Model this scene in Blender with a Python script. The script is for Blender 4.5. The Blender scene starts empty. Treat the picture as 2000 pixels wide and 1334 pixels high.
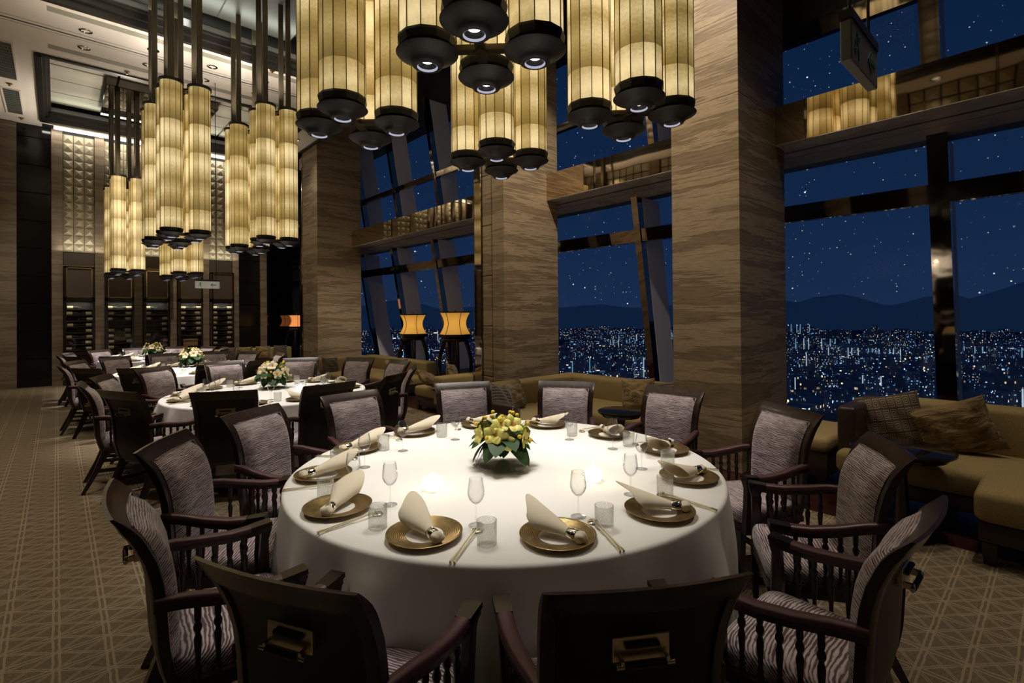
import bpy, math, random
from mathutils import Vector, Matrix
S = bpy.context.scene
COL = S.collection
PI = math.pi
rnd = random.Random(7)
sin, cos, rad = math.sin, math.cos, math.radians

# ------------------------------------------------------------------ camera
cd = bpy.data.cameras.new('camera')
cam = bpy.data.objects.new('camera', cd)
COL.objects.link(cam)
cd.sensor_width = 36.0
cd.lens = 979.147 / 2000 * 36
cd.shift_y = -(667 - 606.53) / 2000
cd.clip_start = 0.05
cd.clip_end = 20000
TH, PT, RL = .736949, .0060995, -.0084944
fw = Vector((sin(TH) * cos(PT), cos(TH) * cos(PT), sin(PT)))
r0 = Vector((cos(TH), -sin(TH), 0))
u0 = r0.cross(fw)
rv = r0 * cos(RL) + u0 * sin(RL)
uv = u0 * cos(RL) - r0 * sin(RL)
cam.matrix_world = Matrix(((rv.x, uv.x, -fw.x, 0), (rv.y, uv.y, -fw.y, 0), (rv.z, uv.z, -fw.z, 1.6), (0, 0, 0, 1)))
S.camera = cam

# ------------------------------------------------------------------ exposure
S.view_settings.view_transform = 'Standard'
S.view_settings.look = 'None'
S.view_settings.exposure = 0.0
S.view_settings.gamma = 1.0
S.view_settings.use_curve_mapping = False
S.cycles.transparent_max_bounces = 32

# ------------------------------------------------------------------ world: night sky with stars
W = bpy.data.worlds.new('night_sky')
S.world = W
W.use_nodes = True
wt = W.node_tree
wt.nodes.clear()


def wn(t, **kw):
    n = wt.nodes.new(t)
    for k, v in kw.items():
        setattr(n, k, v)
    return n


tc = wn('ShaderNodeTexCoord')
sep = wn('ShaderNodeSeparateXYZ')
wt.links.new(tc.outputs['Generated'], sep.inputs[0])
mr = wn('ShaderNodeMapRange')
wt.links.new(sep.outputs['Z'], mr.inputs['Value'])
mr.inputs['From Min'].default_value = -0.05
mr.inputs['From Max'].default_value = 0.42
sky = wn('ShaderNodeValToRGB')
wt.links.new(mr.outputs[0], sky.inputs[0])
e = sky.color_ramp.elements
e[0].color = (.0105, .0265, .072, 1)
e[1].color = (.0032, .0145, .046, 1)
m2 = sky.color_ramp.elements.new(.45)
m2.color = (.0062, .0195, .060, 1)


def stars(scale, size, gain):
    v = wn('ShaderNodeTexVoronoi')
    v.inputs['Scale'].default_value = scale
    wt.links.new(tc.outputs['Generated'], v.inputs['Vector'])
    lt = wn('ShaderNodeMath', operation='LESS_THAN')
    wt.links.new(v.outputs['Distance'], lt.inputs[0])
    lt.inputs[1].default_value = size
    sc = wn('ShaderNodeSeparateColor')
    wt.links.new(v.outputs['Color'], sc.inputs[0])
    pw = wn('ShaderNodeMath', operation='POWER')
    wt.links.new(sc.outputs[0], pw.inputs[0])
    pw.inputs[1].default_value = 3.2
    ml = wn('ShaderNodeMath', operation='MULTIPLY')
    wt.links.new(lt.outputs[0], ml.inputs[0])
    wt.links.new(pw.outputs[0], ml.inputs[1])
    g = wn('ShaderNodeMath', operation='MULTIPLY')
    wt.links.new(ml.outputs[0], g.inputs[0])
    g.inputs[1].default_value = gain
    return g


st1, st2 = stars(62, .08, 1.2), stars(125, .11, .45)
sm = wn('ShaderNodeMath', operation='ADD')
wt.links.new(st1.outputs[0], sm.inputs[0])
wt.links.new(st2.outputs[0], sm.inputs[1])
vs = wn('ShaderNodeVectorMath', operation='ADD')
wt.links.new(sky.outputs[0], vs.inputs[0])
wt.links.new(sm.outputs[0], vs.inputs[1])
bg = wn('ShaderNodeBackground')
wt.links.new(vs.outputs[0], bg.inputs[0])
bg.inputs[1].default_value = 1.0
wo = wn('ShaderNodeOutputWorld')
wt.links.new(bg.outputs[0], wo.inputs[0])


# ------------------------------------------------------------------ large area lights (coves of the coffers and of the far wall)
def area(name, loc, sx, sy, power, col, rot=(0, 0, 0)):
    l = bpy.data.lights.new(name, 'AREA')
    l.shape = 'RECTANGLE'
    l.size, l.size_y = sx, sy
    l.energy = power
    l.color = col
    o = bpy.data.objects.new(name, l)
    o.location = loc
    o.rotation_euler = rot
    COL.objects.link(o)
    return o


LIGHTS = dict(spot_main=198.0, spot_far=170.0, shade=.74, cove=48.0, far_cove=22.0, far_ledge=10.0, fill=170.0, candle=.34, up=200.0, added_spot=780.0)
COVEC = (.92, 1.0, .82)
WARM = (1.0, .85, .65)
# coves inside the two coffers throw their light upward on the coffer panels
area('coffer_cove_light', (2.4, 9.25, 6.25), 5.2, .15, LIGHTS['cove'], COVEC, (PI, 0, 0))
area('coffer_cove_light', (-.05, 4.5, 6.25), .15, 9.0, LIGHTS['cove'], COVEC, (PI, 0, 0))
area('coffer_cove_light', (2.0, 11.85, 6.25), 4.2, .15, LIGHTS['cove'] * .25, COVEC, (PI, 0, 0))
area('coffer_cove_light', (2.0, 15.2, 6.25), 4.2, .15, LIGHTS['cove'] * .32, COVEC, (PI, 0, 0))
# slot in the ceiling along the far wall and the strip on the ledge below the quilted panels
area('wall_slot_light', (1.85, 15.78, 5.98), 4.2, .1, LIGHTS['far_cove'], (1.0, .93, .78), (rad(14), 0, 0))
area('ledge_light', (1.9, 15.80, 3.19), 3.8, .08, LIGHTS['far_ledge'], (1.0, .92, .74), (PI - rad(14), 0, 0))


def spot(name, loc, power, size, blend, col, parent=None, radius=.04, rot=(0, 0, 0)):
    l = bpy.data.lights.new(name, 'SPOT')
    l.energy = power
    l.spot_size = rad(size)
    l.spot_blend = blend
    l.color = col
    l.shadow_soft_size = radius
    o = bpy.data.objects.new(name, l)
    o.location = loc
    o.rotation_euler = rot
    COL.objects.link(o)
    if parent is not None:
        o.parent = parent
    return o


# ------------------------------------------------------------------ mesh helpers
class MB:
    def __init__(s):
        s.v, s.f = [], []

    def add(s, vs, fs):
        b = len(s.v)
        s.v += [tuple(p) for p in vs]
        s.f += [tuple(i + b for i in f) for f in fs]
        return s

    def box(s, x0, x1, y0, y1, z0, z1):
        return s.add([(x0, y0, z0), (x1, y0, z0), (x1, y1, z0), (x0, y1, z0), (x0, y0, z1), (x1, y0, z1), (x1, y1, z1), (x0, y1, z1)],
                     [(0, 3, 2, 1), (4, 5, 6, 7), (0, 1, 5, 4), (1, 2, 6, 5), (2, 3, 7, 6), (3, 0, 4, 7)])

    def loft(s, rings, caps=True, closed=True):
        n = len(rings[0])
        vs = [p for r in rings for p in r]
        fs = []
        m = n if closed else n - 1
        for i in range(len(rings) - 1):
            for j in range(m):
                k = (j + 1) % n
                fs.append((i * n + j, i * n + k, (i + 1) * n + k, (i + 1) * n + j))
        if caps:
            fs.append(tuple(range(n - 1, -1, -1)))
            fs.append(tuple((len(rings) - 1) * n + j for j in range(n)))
        return s.add(vs, fs)

    def lathe(s, prof, n=16, c=(0, 0, 0), caps=False, a0=0.0):
        return s.loft([[(c[0] + r * cos(a0 + 2 * PI * j / n), c[1] + r * sin(a0 + 2 * PI * j / n), c[2] + z) for j in range(n)] for r, z in prof], caps)

    def tube(s, path, r, n=8, caps=True):
        rings = []
        path = [Vector(p) for p in path]
        prev = None
        for i, p in enumerate(path):
            d = (path[min(i + 1, len(path) - 1)] - path[max(i - 1, 0)]).normalized()
            if prev is None:
                a = Vector((0, 0, 1)) if abs(d.z) < .9 else Vector((1, 0, 0))
                x = d.cross(a).normalized()
            else:
                x = (prev - d * prev.dot(d)).normalized()
            prev = x
            y = d.cross(x)
            rr = r[i] if isinstance(r, (list, tuple)) else r
            rings.append([p + (x * cos(2 * PI * j / n) + y * sin(2 * PI * j / n)) * rr for j in range(n)])
        return s.loft(rings, caps)

    def bar(s, path, w, h, up=(0, 0, 1)):
        """rectangular section swept along a path; w sideways, h along up"""
        rings = []
        path = [Vector(p) for p in path]
        up = Vector(up)
        for i, p in enumerate(path):
            d = (path[min(i + 1, len(path) - 1)] - path[max(i - 1, 0)]).normalized()
            x = d.cross(up).normalized()
            y = x.cross(d).normalized()
            ww = w[i] if isinstance(w, (list, tuple)) else w
            hh = h[i] if isinstance(h, (list, tuple)) else h
            rings.append([p + x * (a * ww / 2) + y * (b * hh / 2) for a, b in ((-1, -1), (1, -1), (1, 1), (-1, 1))])
        return s.loft(rings)

    def ball(s, c, r, n=10, m=6):
        rx, ry, rz = r if isinstance(r, tuple) else (r, r, r)
        rings = []
        for i in range(m + 1):
            t = -PI / 2 + PI * (i + .02) / (m + .04)
            rings.append([(c[0] + rx * cos(t) * cos(2 * PI * j / n), c[1] + ry * cos(t) * sin(2 * PI * j / n), c[2] + rz * sin(t)) for j in range(n)])
        return s.loft(rings)

    def grid(s, fn, nu, nv):
        vs = [fn(i / nu, j / nv) for j in range(nv + 1) for i in range(nu + 1)]
        fs = [(j * (nu + 1) + i, j * (nu + 1) + i + 1, (j + 1) * (nu + 1) + i + 1, (j + 1) * (nu + 1) + i) for j in range(nv) for i in range(nu)]
        return s.add(vs, fs)

    def rbox(s, x0, x1, y0, y1, z0, z1, r=.01, seg=3, k=None):
        """box rounded on every edge"""
        cx, cy = (x0 + x1) / 2, (y0 + y1) / 2
        hx, hy = (x1 - x0) / 2, (y1 - y0) / 2
        rr = k if k is not None else r

        def ring(ins, z):
            a, b, q = hx - ins, hy - ins, max(rr - ins * .5, .0005)
            out = []
            for qx, qy, t0 in ((1, 1, 0), (-1, 1, PI / 2), (-1, -1, PI), (1, -1, 1.5 * PI)):
                for i in range(seg + 1):
                    t = t0 + PI / 2 * i / seg
                    out.append((cx + qx * (a - q) + q * cos(t), cy + qy * (b - q) + q * sin(t), z))
            return out
        rings = []
        for i in range(seg + 1):
            t = PI / 2 * i / seg
            rings.append(ring(r * (1 - sin(t)), z0 + r * (1 - cos(t))))
        for i in range(seg + 1):
            t = PI / 2 * i / seg
            rings.append(ring(r * (1 - cos(t)), z1 - r * (1 - sin(t))))
        return s.loft(rings)

    def xf(s, m):
        s.v = [tuple(m @ Vector(p)) for p in s.v]
        return s

    def build(s, name, mat, parent=None, loc=None, rot=None, smooth=None, kind=None, label=None):
        me = bpy.data.meshes.new(name)
        me.from_pydata(s.v, [], s.f)
        me.materials.append(mat)
        if smooth is not None:
            me.polygons.foreach_set('use_smooth', [True] * len(me.polygons))
            if smooth < 180:
                me.set_sharp_from_angle(angle=rad(smooth))
        me.update()
        return link(name, me, parent, loc, rot, kind, label)


def link(name, me, parent=None, loc=None, rot=None, kind=None, label=None):
    o = bpy.data.objects.new(name, me)
    COL.objects.link(o)
    if parent is not None:
        o.parent = parent
    if loc is not None:
        o.location = loc
    if rot is not None:
        o.rotation_euler = rot
    if kind:
        o['kind'] = kind
    if label:
        o['label'] = label
    return o


def thing(name, label, cat, loc=(0, 0, 0), rz=0.0, group=None):
    o = bpy.data.objects.new(name, None)
    COL.objects.link(o)
    o.empty_display_size = .1
    o.location = loc
    o.rotation_euler = (0, 0, rz)
    return tag(o, label, cat, group)


def tag(o, label, cat, group=None):
    o['label'] = label
    o['category'] = cat
    if group:
        o['group'] = group
    return o


def kids(o):
    return list(o.children)


def dup(o, loc=None, rz=None, label=None, group=None, parent=None, scale=None):
    c = o.copy()
    COL.objects.link(c)
    c.parent = parent
    if loc is not None:
        c.location = loc
    if rz is not None:
        c.rotation_euler = (0, 0, rz)
    if scale is not None:
        c.scale = (scale,) * 3
    if label:
        c['label'] = label
    if group:
        c['group'] = group
    for k in kids(o):
        dup(k, parent=c)
    return c


def inst(o, parent, loc=None, rot=None, scale=None):
    c = o.copy()
    COL.objects.link(c)
    c.parent = parent
    if loc is not None:
        c.location = loc
    if rot is not None:
        c.rotation_euler = rot
    if scale is not None:
        c.scale = scale if isinstance(scale, tuple) else (scale,) * 3
    return c


# ------------------------------------------------------------------ materials
def M(name, col=(.5, .5, .5), rough=.5, metal=0.0, spec=.5, emit=None, es=0.0, coat=0.0, sheen=0.0):
    m = bpy.data.materials.new(name)
    m.use_nodes = True
    b = m.node_tree.nodes['Principled BSDF']
    b.inputs['Base Color'].default_value = (*col, 1)
    b.inputs['Roughness'].default_value = rough
    b.inputs['Metallic'].default_value = metal
    b.inputs['Specular IOR Level'].default_value = spec
    b.inputs['Coat Weight'].default_value = coat
    b.inputs['Coat Roughness'].default_value = .12
    b.inputs['Sheen Weight'].default_value = sheen
    if emit:
        b.inputs['Emission Color'].default_value = (*emit, 1)
        b.inputs['Emission Strength'].default_value = es
    return m


class T:
    """short hand for one material's node tree"""

    def __init__(s, m):
        s.m, s.t = m, m.node_tree
        s.b = s.t.nodes.get('Principled BSDF')

    def n(s, t, ins=None, **kw):
        n = s.t.nodes.new(t)
        for k, v in kw.items():
            setattr(n, k, v)
        for k, v in (ins or {}).items():
            s.put(n.inputs[k], v)
        return n

    def put(s, sock, v):
        if isinstance(v, bpy.types.NodeSocket):
            s.t.links.new(v, sock)
        elif hasattr(v, 'outputs'):
            s.t.links.new(v.outputs[0], sock)
        else:
            sock.default_value = v

    def m_(s, op, a, b=0.0, c=None):
        ins = {0: a, 1: b}
        if c is not None:
            ins[2] = c
        return s.n('ShaderNodeMath', ins, operation=op).outputs[0]

    def coord(s, scale=(1, 1, 1), out='Object'):
        c = s.n('ShaderNodeTexCoord')
        return s.n('ShaderNodeMapping', {'Vector': c.outputs[out], 'Scale': scale}).outputs[0]

    def pos(s, scale=(1, 1, 1)):
        c = s.n('ShaderNodeNewGeometry')
        return s.n('ShaderNodeMapping', {'Vector': c.outputs['Position'], 'Scale': scale}).outputs[0]

    def noise(s, vec, scale=1.0, detail=3.0, rough=.5, dist=0.0):
        return s.n('ShaderNodeTexNoise', {'Vector': vec, 'Scale': scale, 'Detail': detail, 'Roughness': rough, 'Distortion': dist}).outputs['Fac']

    def ramp(s, fac, stops):
        r = s.n('ShaderNodeValToRGB', {'Fac': fac})
        el = r.color_ramp.elements
        while len(el) < len(stops):
            el.new(.5)
        for q, (p, c) in zip(el, stops):
            q.position = p
            q.color = (*c, 1) if len(c) == 3 else c
        return r.outputs[0]

    def col(s, v):
        s.put(s.b.inputs['Base Color'], v)
        return s

    def bump(s, h, st=.3, d=.01):
        s.put(s.b.inputs['Normal'], s.n('ShaderNodeBump', {'Height': h, 'Strength': st, 'Distance': d}))
        return s

    def mix(s, f, a, b):
        n = s.n('ShaderNodeMix', data_type='RGBA')
        s.put(n.inputs[0], f)
        s.put(n.inputs[6], a if not isinstance(a, tuple) else (*a, 1))
        s.put(n.inputs[7], b if not isinstance(b, tuple) else (*b, 1))
        return n.outputs[2]


def travertine(name, dark, mid, light, rough=.45):
    m = M(name, rough=rough, spec=.35)
    t = T(m)
    v = t.pos((.30, .30, 3.6))
    a = t.noise(v, 1.7, 9, .62, .55)
    b = t.noise(t.pos((.8, .8, 26)), 2.0, 9, .70, .35)
    f = t.m_('ADD', t.m_('MULTIPLY', a, .62), t.m_('MULTIPLY', b, .38))
    t.col(t.ramp(f, [(.34, dark), (.43, mid), (.475, dark), (.52, light), (.545, mid), (.58, light), (.62, mid), (.70, dark)]))
    t.bump(b, .12, .004)
    return m


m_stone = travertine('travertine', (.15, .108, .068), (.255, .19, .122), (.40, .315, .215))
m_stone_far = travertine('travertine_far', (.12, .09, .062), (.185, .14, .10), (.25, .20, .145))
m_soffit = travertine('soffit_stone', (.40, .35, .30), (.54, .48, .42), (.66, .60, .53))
m_stonejoint = M('stone_joint', (.46, .38, .28), .6)
m_lacquer = M('black_lacquer', (.006, .005, .005), .12, spec=.4)
m_mirror = M('bronze_mirror', (.62, .52, .38), .03, 1.0)
t = T(m_mirror)
t.bump(t.noise(t.pos((1.3, 1.3, 1.3)), 1.0, 1.0), .12, .02)
m_mullion = M('mullion_bronze', (.42, .36, .30), .05, 1.0)
m_darkmirror = M('smoked_mirror', (.13, .115, .10), .03, 1.0)
m_ceiling = M('ceiling_paint', (.74, .68, .61), .8)
m_slot = M('ceiling_slot', (.30, .285, .225), .7)
m_dark = M('dark_frame', (.012, .010, .009), .4)
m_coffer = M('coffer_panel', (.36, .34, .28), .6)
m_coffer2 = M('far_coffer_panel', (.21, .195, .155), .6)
m_joint = M('joint_black', (.01, .01, .01), .6)
m_quilt = M('quilted_leather', (.34, .30, .215), .5)
m_grille = M('grille_metal', (.22, .23, .20), .5)
m_chrome = M('chrome', (.80, .78, .74), .08, 1.0)
m_carpet = M('carpet', rough=.95, spec=.1)
t = T(m_carpet)
g = t.n('ShaderNodeNewGeometry')
sp = t.n('ShaderNodeSeparateXYZ', {0: g.outputs['Position']})
wv = t.noise(t.pos((16, 16, 1)), 1.0, 2)
xx = t.m_('ADD', t.m_('DIVIDE', sp.outputs[0], .19), t.m_('MULTIPLY', wv, .07))
yy = t.m_('ADD', t.m_('DIVIDE', sp.outputs[1], .155), t.m_('MULTIPLY', wv, .07))


def dline(q, gap, w):
    """double line around whole numbers of q"""
    d = t.m_('ABSOLUTE', t.m_('SUBTRACT', t.m_('FRACT', t.m_('ADD', q, .5)), .5))
    return t.m_('LESS_THAN', t.m_('ABSOLUTE', t.m_('SUBTRACT', d, gap)), w)


l1 = dline(xx, .06, .026)
l2 = dline(yy, .07, .030)
l3 = dline(t.m_('ADD', t.m_('MULTIPLY', xx, 1.0), yy), .05, .026)
l4 = dline(t.m_('SUBTRACT', t.m_('MULTIPLY', xx, 1.0), t.m_('MULTIPLY', yy, 1.0)), .045, .022)
ln = t.m_('MAXIMUM', t.m_('MAXIMUM', l1, l2), t.m_('MAXIMUM', l3, l4))
fib = t.noise(t.pos((90, 90, 90)), 1.0, 2)
big = t.noise(t.pos((.7, .7, .7)), 1.0, 2)
base = t.ramp(fib, [(.3, (.135, .100, .063)), (.7, (.205, .158, .106))])
t.col(t.mix(t.m_('MULTIPLY', ln, t.m_('ADD', .42, t.m_('MULTIPLY', big, .45))), base, (.40, .325, .23)))
t.bump(t.m_('ADD', t.m_('MULTIPLY', ln, .6), fib), .35, .006)
m_woodfloor = M('red_wood_floor', (.035, .010, .007), .28)

m_wood = M('ebony_wood', rough=.28, spec=.4, coat=.12)
t = T(m_wood)
f = t.noise(t.coord((38, 38, 3)), 1.0, 4, .6, .4)
t.col(t.ramp(f, [(.35, (.010, .0045, .004)), (.55, (.026, .012, .008)), (.75, (.052, .026, .016))]))
m_woodblack = M('dark_lacquered_wood', (.014, .007, .006), .24, spec=.5, coat=.2)
m_rear = M('chair_rear_lacquer', (.011, .008, .0065), .42, spec=.3)
m_fabric = M('striped_chenille', rough=.75, spec=.15, sheen=.4)
t = T(m_fabric)
c = t.n('ShaderNodeTexCoord')
q = t.n('ShaderNodeSeparateXYZ', {0: c.outputs['Object']})
vv = t.n('ShaderNodeCombineXYZ', {0: t.m_('MULTIPLY', q.outputs[0], .30), 1: 0.0, 2: t.m_('SUBTRACT', q.outputs[2], t.m_('MULTIPLY', q.outputs[1], .9))}).outputs[0]
wv = t.n('ShaderNodeTexWave', {'Vector': vv, 'Scale': 27.0, 'Distortion': 5.5, 'Detail': 2.0, 'Detail Scale': 1.4, 'Detail Roughness': .6}, bands_direction='Z').outputs['Fac']
f2 = t.noise(t.coord((10, 40, 60)), 1.0, 2, .6)
f3 = t.noise(t.coord((3, 3, 3)), 1.0, 2)
f = t.m_('ADD', wv, t.m_('ADD', t.m_('MULTIPLY', t.m_('SUBTRACT', f2, .5), 1.7), t.m_('MULTIPLY', t.m_('SUBTRACT', f3, .5), .8)))
t.col(t.ramp(f, [(.05, (.080, .053, .060)), (.28, (.20, .150, .160)), (.52, (.44, .36, .378)), (.9, (.58, .49, .51))]))
t.bump(f, .45, .004)
m_leather = M('burgundy_leather', (.072, .026, .030), .42)
T(m_leather).bump(T(m_leather).noise(T(m_leather).coord((400, 400, 400)), 1.0, 1), .08, .001)
m_brass = M('dark_bronze', (.30, .22, .11), .30, 1.0)
m_capmetal = M('arm_cap_metal', (.055, .045, .035), .30, 1.0)
m_pull = M('antique_nickel', (.80, .70, .52), .30, 1.0)

m_cloth = M('white_tablecloth', (.80, .79, .77), .85, spec=.1)
t = T(m_cloth)
t.bump(t.m_('ADD', t.noise(t.coord((5, 5, 5)), 1.0, 2), t.m_('MULTIPLY', t.noise(t.coord((260, 260, 260)), 1.0, 1), .06)), .12, .012)
m_gold = M('gold_glaze', (.40, .29, .12), .30, .9)
t = T(m_gold)
c = t.n('ShaderNodeTexCoord')
q = t.n('ShaderNodeSeparateXYZ', {0: c.outputs['Object']})
rr = t.m_('SQRT', t.m_('ADD', t.m_('MULTIPLY', q.outputs[0], q.outputs[0]), t.m_('MULTIPLY', q.outputs[1], q.outputs[1])))
wv = t.m_('SINE', t.m_('MULTIPLY', rr, 900.0))
t.bump(wv, .25, .002)
t.col(t.ramp(t.noise(t.coord((30, 30, 30)), 1.0, 3), [(.3, (.25, .175, .07)), (.7, (.46, .34, .15))]))
m_porcelain = M('white_porcelain', (.78, .76, .72), .18)
m_napkin = M('cream_napkin', (.74, .66, .52), .85, spec=.1)
T(m_napkin).bump(T(m_napkin).noise(T(m_napkin).coord((300, 300, 300)), 1.0, 1), .1, .002)
m_ivory = M('ivory', (.72, .66, .48), .35)
m_black = M('black_metal', (.012, .011, .011), .46)
m_saucer = M('charcoal_metal', (.030, .028, .030), .5)
m_trim = M('saucer_rim', (.16, .155, .17), .3)


def glassy(name, tint, edge, rough=.02, base=.02, noise=0.0, white=0.0):
    m = bpy.data.materials.new(name)
    m.use_nodes = True
    t = T(m)
    t.t.nodes.clear()
    lw = t.n('ShaderNodeLayerWeight', {'Blend': .5})
    g3 = t.m_('POWER', lw.outputs['Facing'], 3.0 if edge > .2 else 5.0)
    tr = t.n('ShaderNodeBsdfTransparent', {'Color': t.mix(t.m_('MULTIPLY', g3, edge * 1.6), tint, (.12, .12, .12))})
    gl = t.n('ShaderNodeBsdfGlossy', {'Color': (1, 1, 1, 1), 'Roughness': rough})
    f = t.m_('ADD', t.m_('MULTIPLY', g3, edge), base)
    if noise:
        nz = t.noise(t.coord((noise, noise, noise)), 1.0, 3)
        t.put(gl.inputs['Normal'], t.n('ShaderNodeBump', {'Height': nz, 'Strength': .7, 'Distance': .004}))
    mx = t.n('ShaderNodeMixShader', {0: f, 1: tr, 2: gl})
    if white:
        df = t.n('ShaderNodeBsdfTranslucent', {'Color': (.8, .8, .76, 1)})
        d2 = t.n('ShaderNodeBsdfDiffuse', {'Color': (.8, .8, .76, 1)})
        ad = t.n('ShaderNodeMixShader', {0: .5, 1: df, 2: d2})
        k = white
        if noise:
            k = t.m_('MULTIPLY', t.n('ShaderNodeMapRange', {'Value': t.noise(t.coord((noise * 2.5,) * 3), 1.0, 4, .7), 'From Min': .35, 'From Max': .75}).outputs[0], white * 2)
        mx = t.n('ShaderNodeMixShader', {0: k, 1: mx, 2: ad})
    t.n('ShaderNodeOutputMaterial', {0: mx})
    return m


m_glass = glassy('clear_glass', (.96, .96, .96), .46, .01, .02)
m_tumbler = glassy('crackle_glass', (.96, .96, .95), .3, .08, .03, 70, .17)
m_bowlglass = glassy('bowl_glass', (.95, .96, .95), .35, .02, .02)
m_pane = glassy('window_pane', (.97, .975, .99), .08, .0, .004)
m_cabglass = glassy('cabinet_glass', (.9, .9, .88), .15, .02, .05)
m_topglass = M('black_glass_top', (.010, .008, .008), .07, spec=.3)


def emitter(name, col, s, sampled=True):
    m = bpy.data.materials.new(name)
    m.use_nodes = True
    t = T(m)
    t.t.nodes.clear()
    e = t.n('ShaderNodeEmission', {'Color': (*col, 1), 'Strength': s})
    t.n('ShaderNodeOutputMaterial', {0: e})
    if not sampled:
        m.cycles.emission_sampling = 'NONE'
    return m


m_led = emitter('led_lens', (.95, .97, 1.0), 9.0, False)
m_led_dim = emitter('dim_lens', (.9, .8, .65), .5, False)
m_ledring = emitter('led_ring', (.80, .80, 1.0), .55, False)
m_candle = emitter('candle_flame', (1.0, .84, .56), 7.0, False)
m_candleglass = M('candle_glass', (.9, .85, .75), .15, emit=(1.0, .85, .62), es=1.15)
m_bead = M('candle_bead', (.95, .9, .8), .1, emit=(1.0, .90, .70), es=1.8)
m_cove = emitter('cove_strip', (1.0, .97, .88), 2.2, False)

# parchment of the chandelier tubes: lit from inside, stacked lengths of paper of uneven brightness
m_paper = bpy.data.materials.new('parchment')
m_paper.use_nodes = True
t = T(m_paper)
c = t.n('ShaderNodeTexCoord')
q = t.n('ShaderNodeSeparateXYZ', {0: c.outputs['Object']})
z = t.m_('MULTIPLY', q.outputs[2], 2.6)
fr = t.m_('FRACT', z)
sheet = t.n('ShaderNodeTexWhiteNoise', {'W': t.m_('FLOOR', z)}, noise_dimensions='1D').outputs[0]
bulb = t.m_('SUBTRACT', 1.0, t.m_('MULTIPLY', t.m_('ABSOLUTE', t.m_('SUBTRACT', fr, .62)), .9))
oi = t.n('ShaderNodeObjectInfo').outputs['Random']
grain = t.m_('ADD', t.m_('MULTIPLY', t.noise(t.coord((60, 60, 60)), 1.0, 3, .6), .6), t.m_('MULTIPLY', t.noise(t.coord((20, 20, 220)), 1.0, 2, .6), .4))
lev = t.m_('MULTIPLY', t.m_('MULTIPLY', bulb, t.m_('ADD', .72, t.m_('MULTIPLY', sheet, .5))), t.m_('ADD', .55, t.m_('MULTIPLY', grain, .9)))
lev = t.m_('MULTIPLY', lev, t.m_('ADD', .70, t.m_('MULTIPLY', oi, .55)))
cl = t.ramp(lev, [(.22, (.40, .25, .045)), (.55, (.66, .46, .14)), (.95, (.98, .76, .38))])
t.col((.45, .36, .2, 1))
t.put(t.b.inputs['Emission Color'], cl)
t.put(t.b.inputs['Emission Strength'], t.m_('MULTIPLY', lev, LIGHTS['shade']))
t.b.inputs['Roughness'].default_value = .6
t.bump(grain, .3, .003)
m_rib = M('bronze_rib', (.12, .085, .035), .45, .6)

m_amber = bpy.data.materials.new('amber_shade')
m_amber.use_nodes = True
t = T(m_amber)
c = t.coord((1, 1, 1))
v = t.n('ShaderNodeVectorMath', {0: c}, operation='LENGTH').outputs['Value']
k = t.m_('ADD', .42, t.m_('MULTIPLY', t.m_('SUBTRACT', .32, v), 1.7))
t.col((.5, .28, .06, 1))
t.put(t.b.inputs['Emission Color'], (1.0, .47, .075, 1))
t.put(t.b.inputs['Emission Strength'], k)
m_amber_red = M('orange_shade', (.6, .22, .06), .6, emit=(1.0, .34, .09), es=.75)

m_sofa = M('olive_upholstery', rough=.85, spec=.15)
t = T(m_sofa)
wv2 = t.noise(t.coord((170, 170, 170)), 1.0, 2)
t.col(t.ramp(wv2, [(.3, (.235, .172, .075)), (.7, (.36, .275, .135))]))
t.bump(wv2, .3, .003)
m_sofaleather = M('dark_brown_leather', (.040, .024, .018), .38)
m_sofawood = M('sofa_base_wood', (.022, .014, .010), .35)


def cushion_mat(name, a, b, kind):
    m = M(name, rough=.75, spec=.2, sheen=.2)
    t = T(m)
    if kind == 'wave':
        f = t.noise(t.coord((4, 13, 13)), 1.0, 3, .5, 2.0)
        t.col(t.ramp(f, [(.40, a), (.5, b), (.6, a), (.68, b)]))
        t.bump(f, .9, .02)
    elif kind == 'crush':
        f = t.noise(t.coord((3.5, 11, 11)), 1.0, 4, .55, 1.5)
        t.col(t.ramp(f, [(.35, a), (.62, b)]))
        t.bump(f, 1.0, .03)
    elif kind == 'stripe':
        w = t.n('ShaderNodeTexWave', {'Vector': t.coord((1, 1, 1)), 'Scale': 9.0, 'Distortion': 1.5, 'Detail': 1.0}, bands_direction='Z').outputs['Fac']
        t.col(t.ramp(w, [(.35, a), (.5, b)]))
    else:   # angular key pattern
        c = t.n('ShaderNodeTexCoord')
        q = t.n('ShaderNodeSeparateXYZ', {0: c.outputs['Object']})
        x = t.m_('ABSOLUTE', t.m_('SUBTRACT', t.m_('FRACT', t.m_('MULTIPLY', q.outputs[0], 19.0)), .5))
        y = t.m_('ABSOLUTE', t.m_('SUBTRACT', t.m_('FRACT', t.m_('MULTIPLY', q.outputs[2], 10.0)), .5))
        d = t.m_('MAXIMUM', x, y)
        s = t.m_('SINE', t.m_('MULTIPLY', d, 38.0))
        t.col(t.ramp(t.m_('ADD', t.m_('MULTIPLY', s, .5), .5), [(.45, a), (.6, b)]))
    return m


m_cush_key = cushion_mat('key_pattern_cloth', (.045, .032, .022), (.24, .19, .135), 'key')
m_cush_crush = cushion_mat('crushed_gold_velvet', (.075, .048, .018), (.30, .21, .10), 'crush')
m_cush_wave = cushion_mat('wavy_velvet', (.055, .038, .018), (.30, .225, .12), 'wave')
m_cush_stripe = cushion_mat('striped_cushion_cloth', (.030, .022, .017), (.13, .10, .075), 'stripe')

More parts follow.
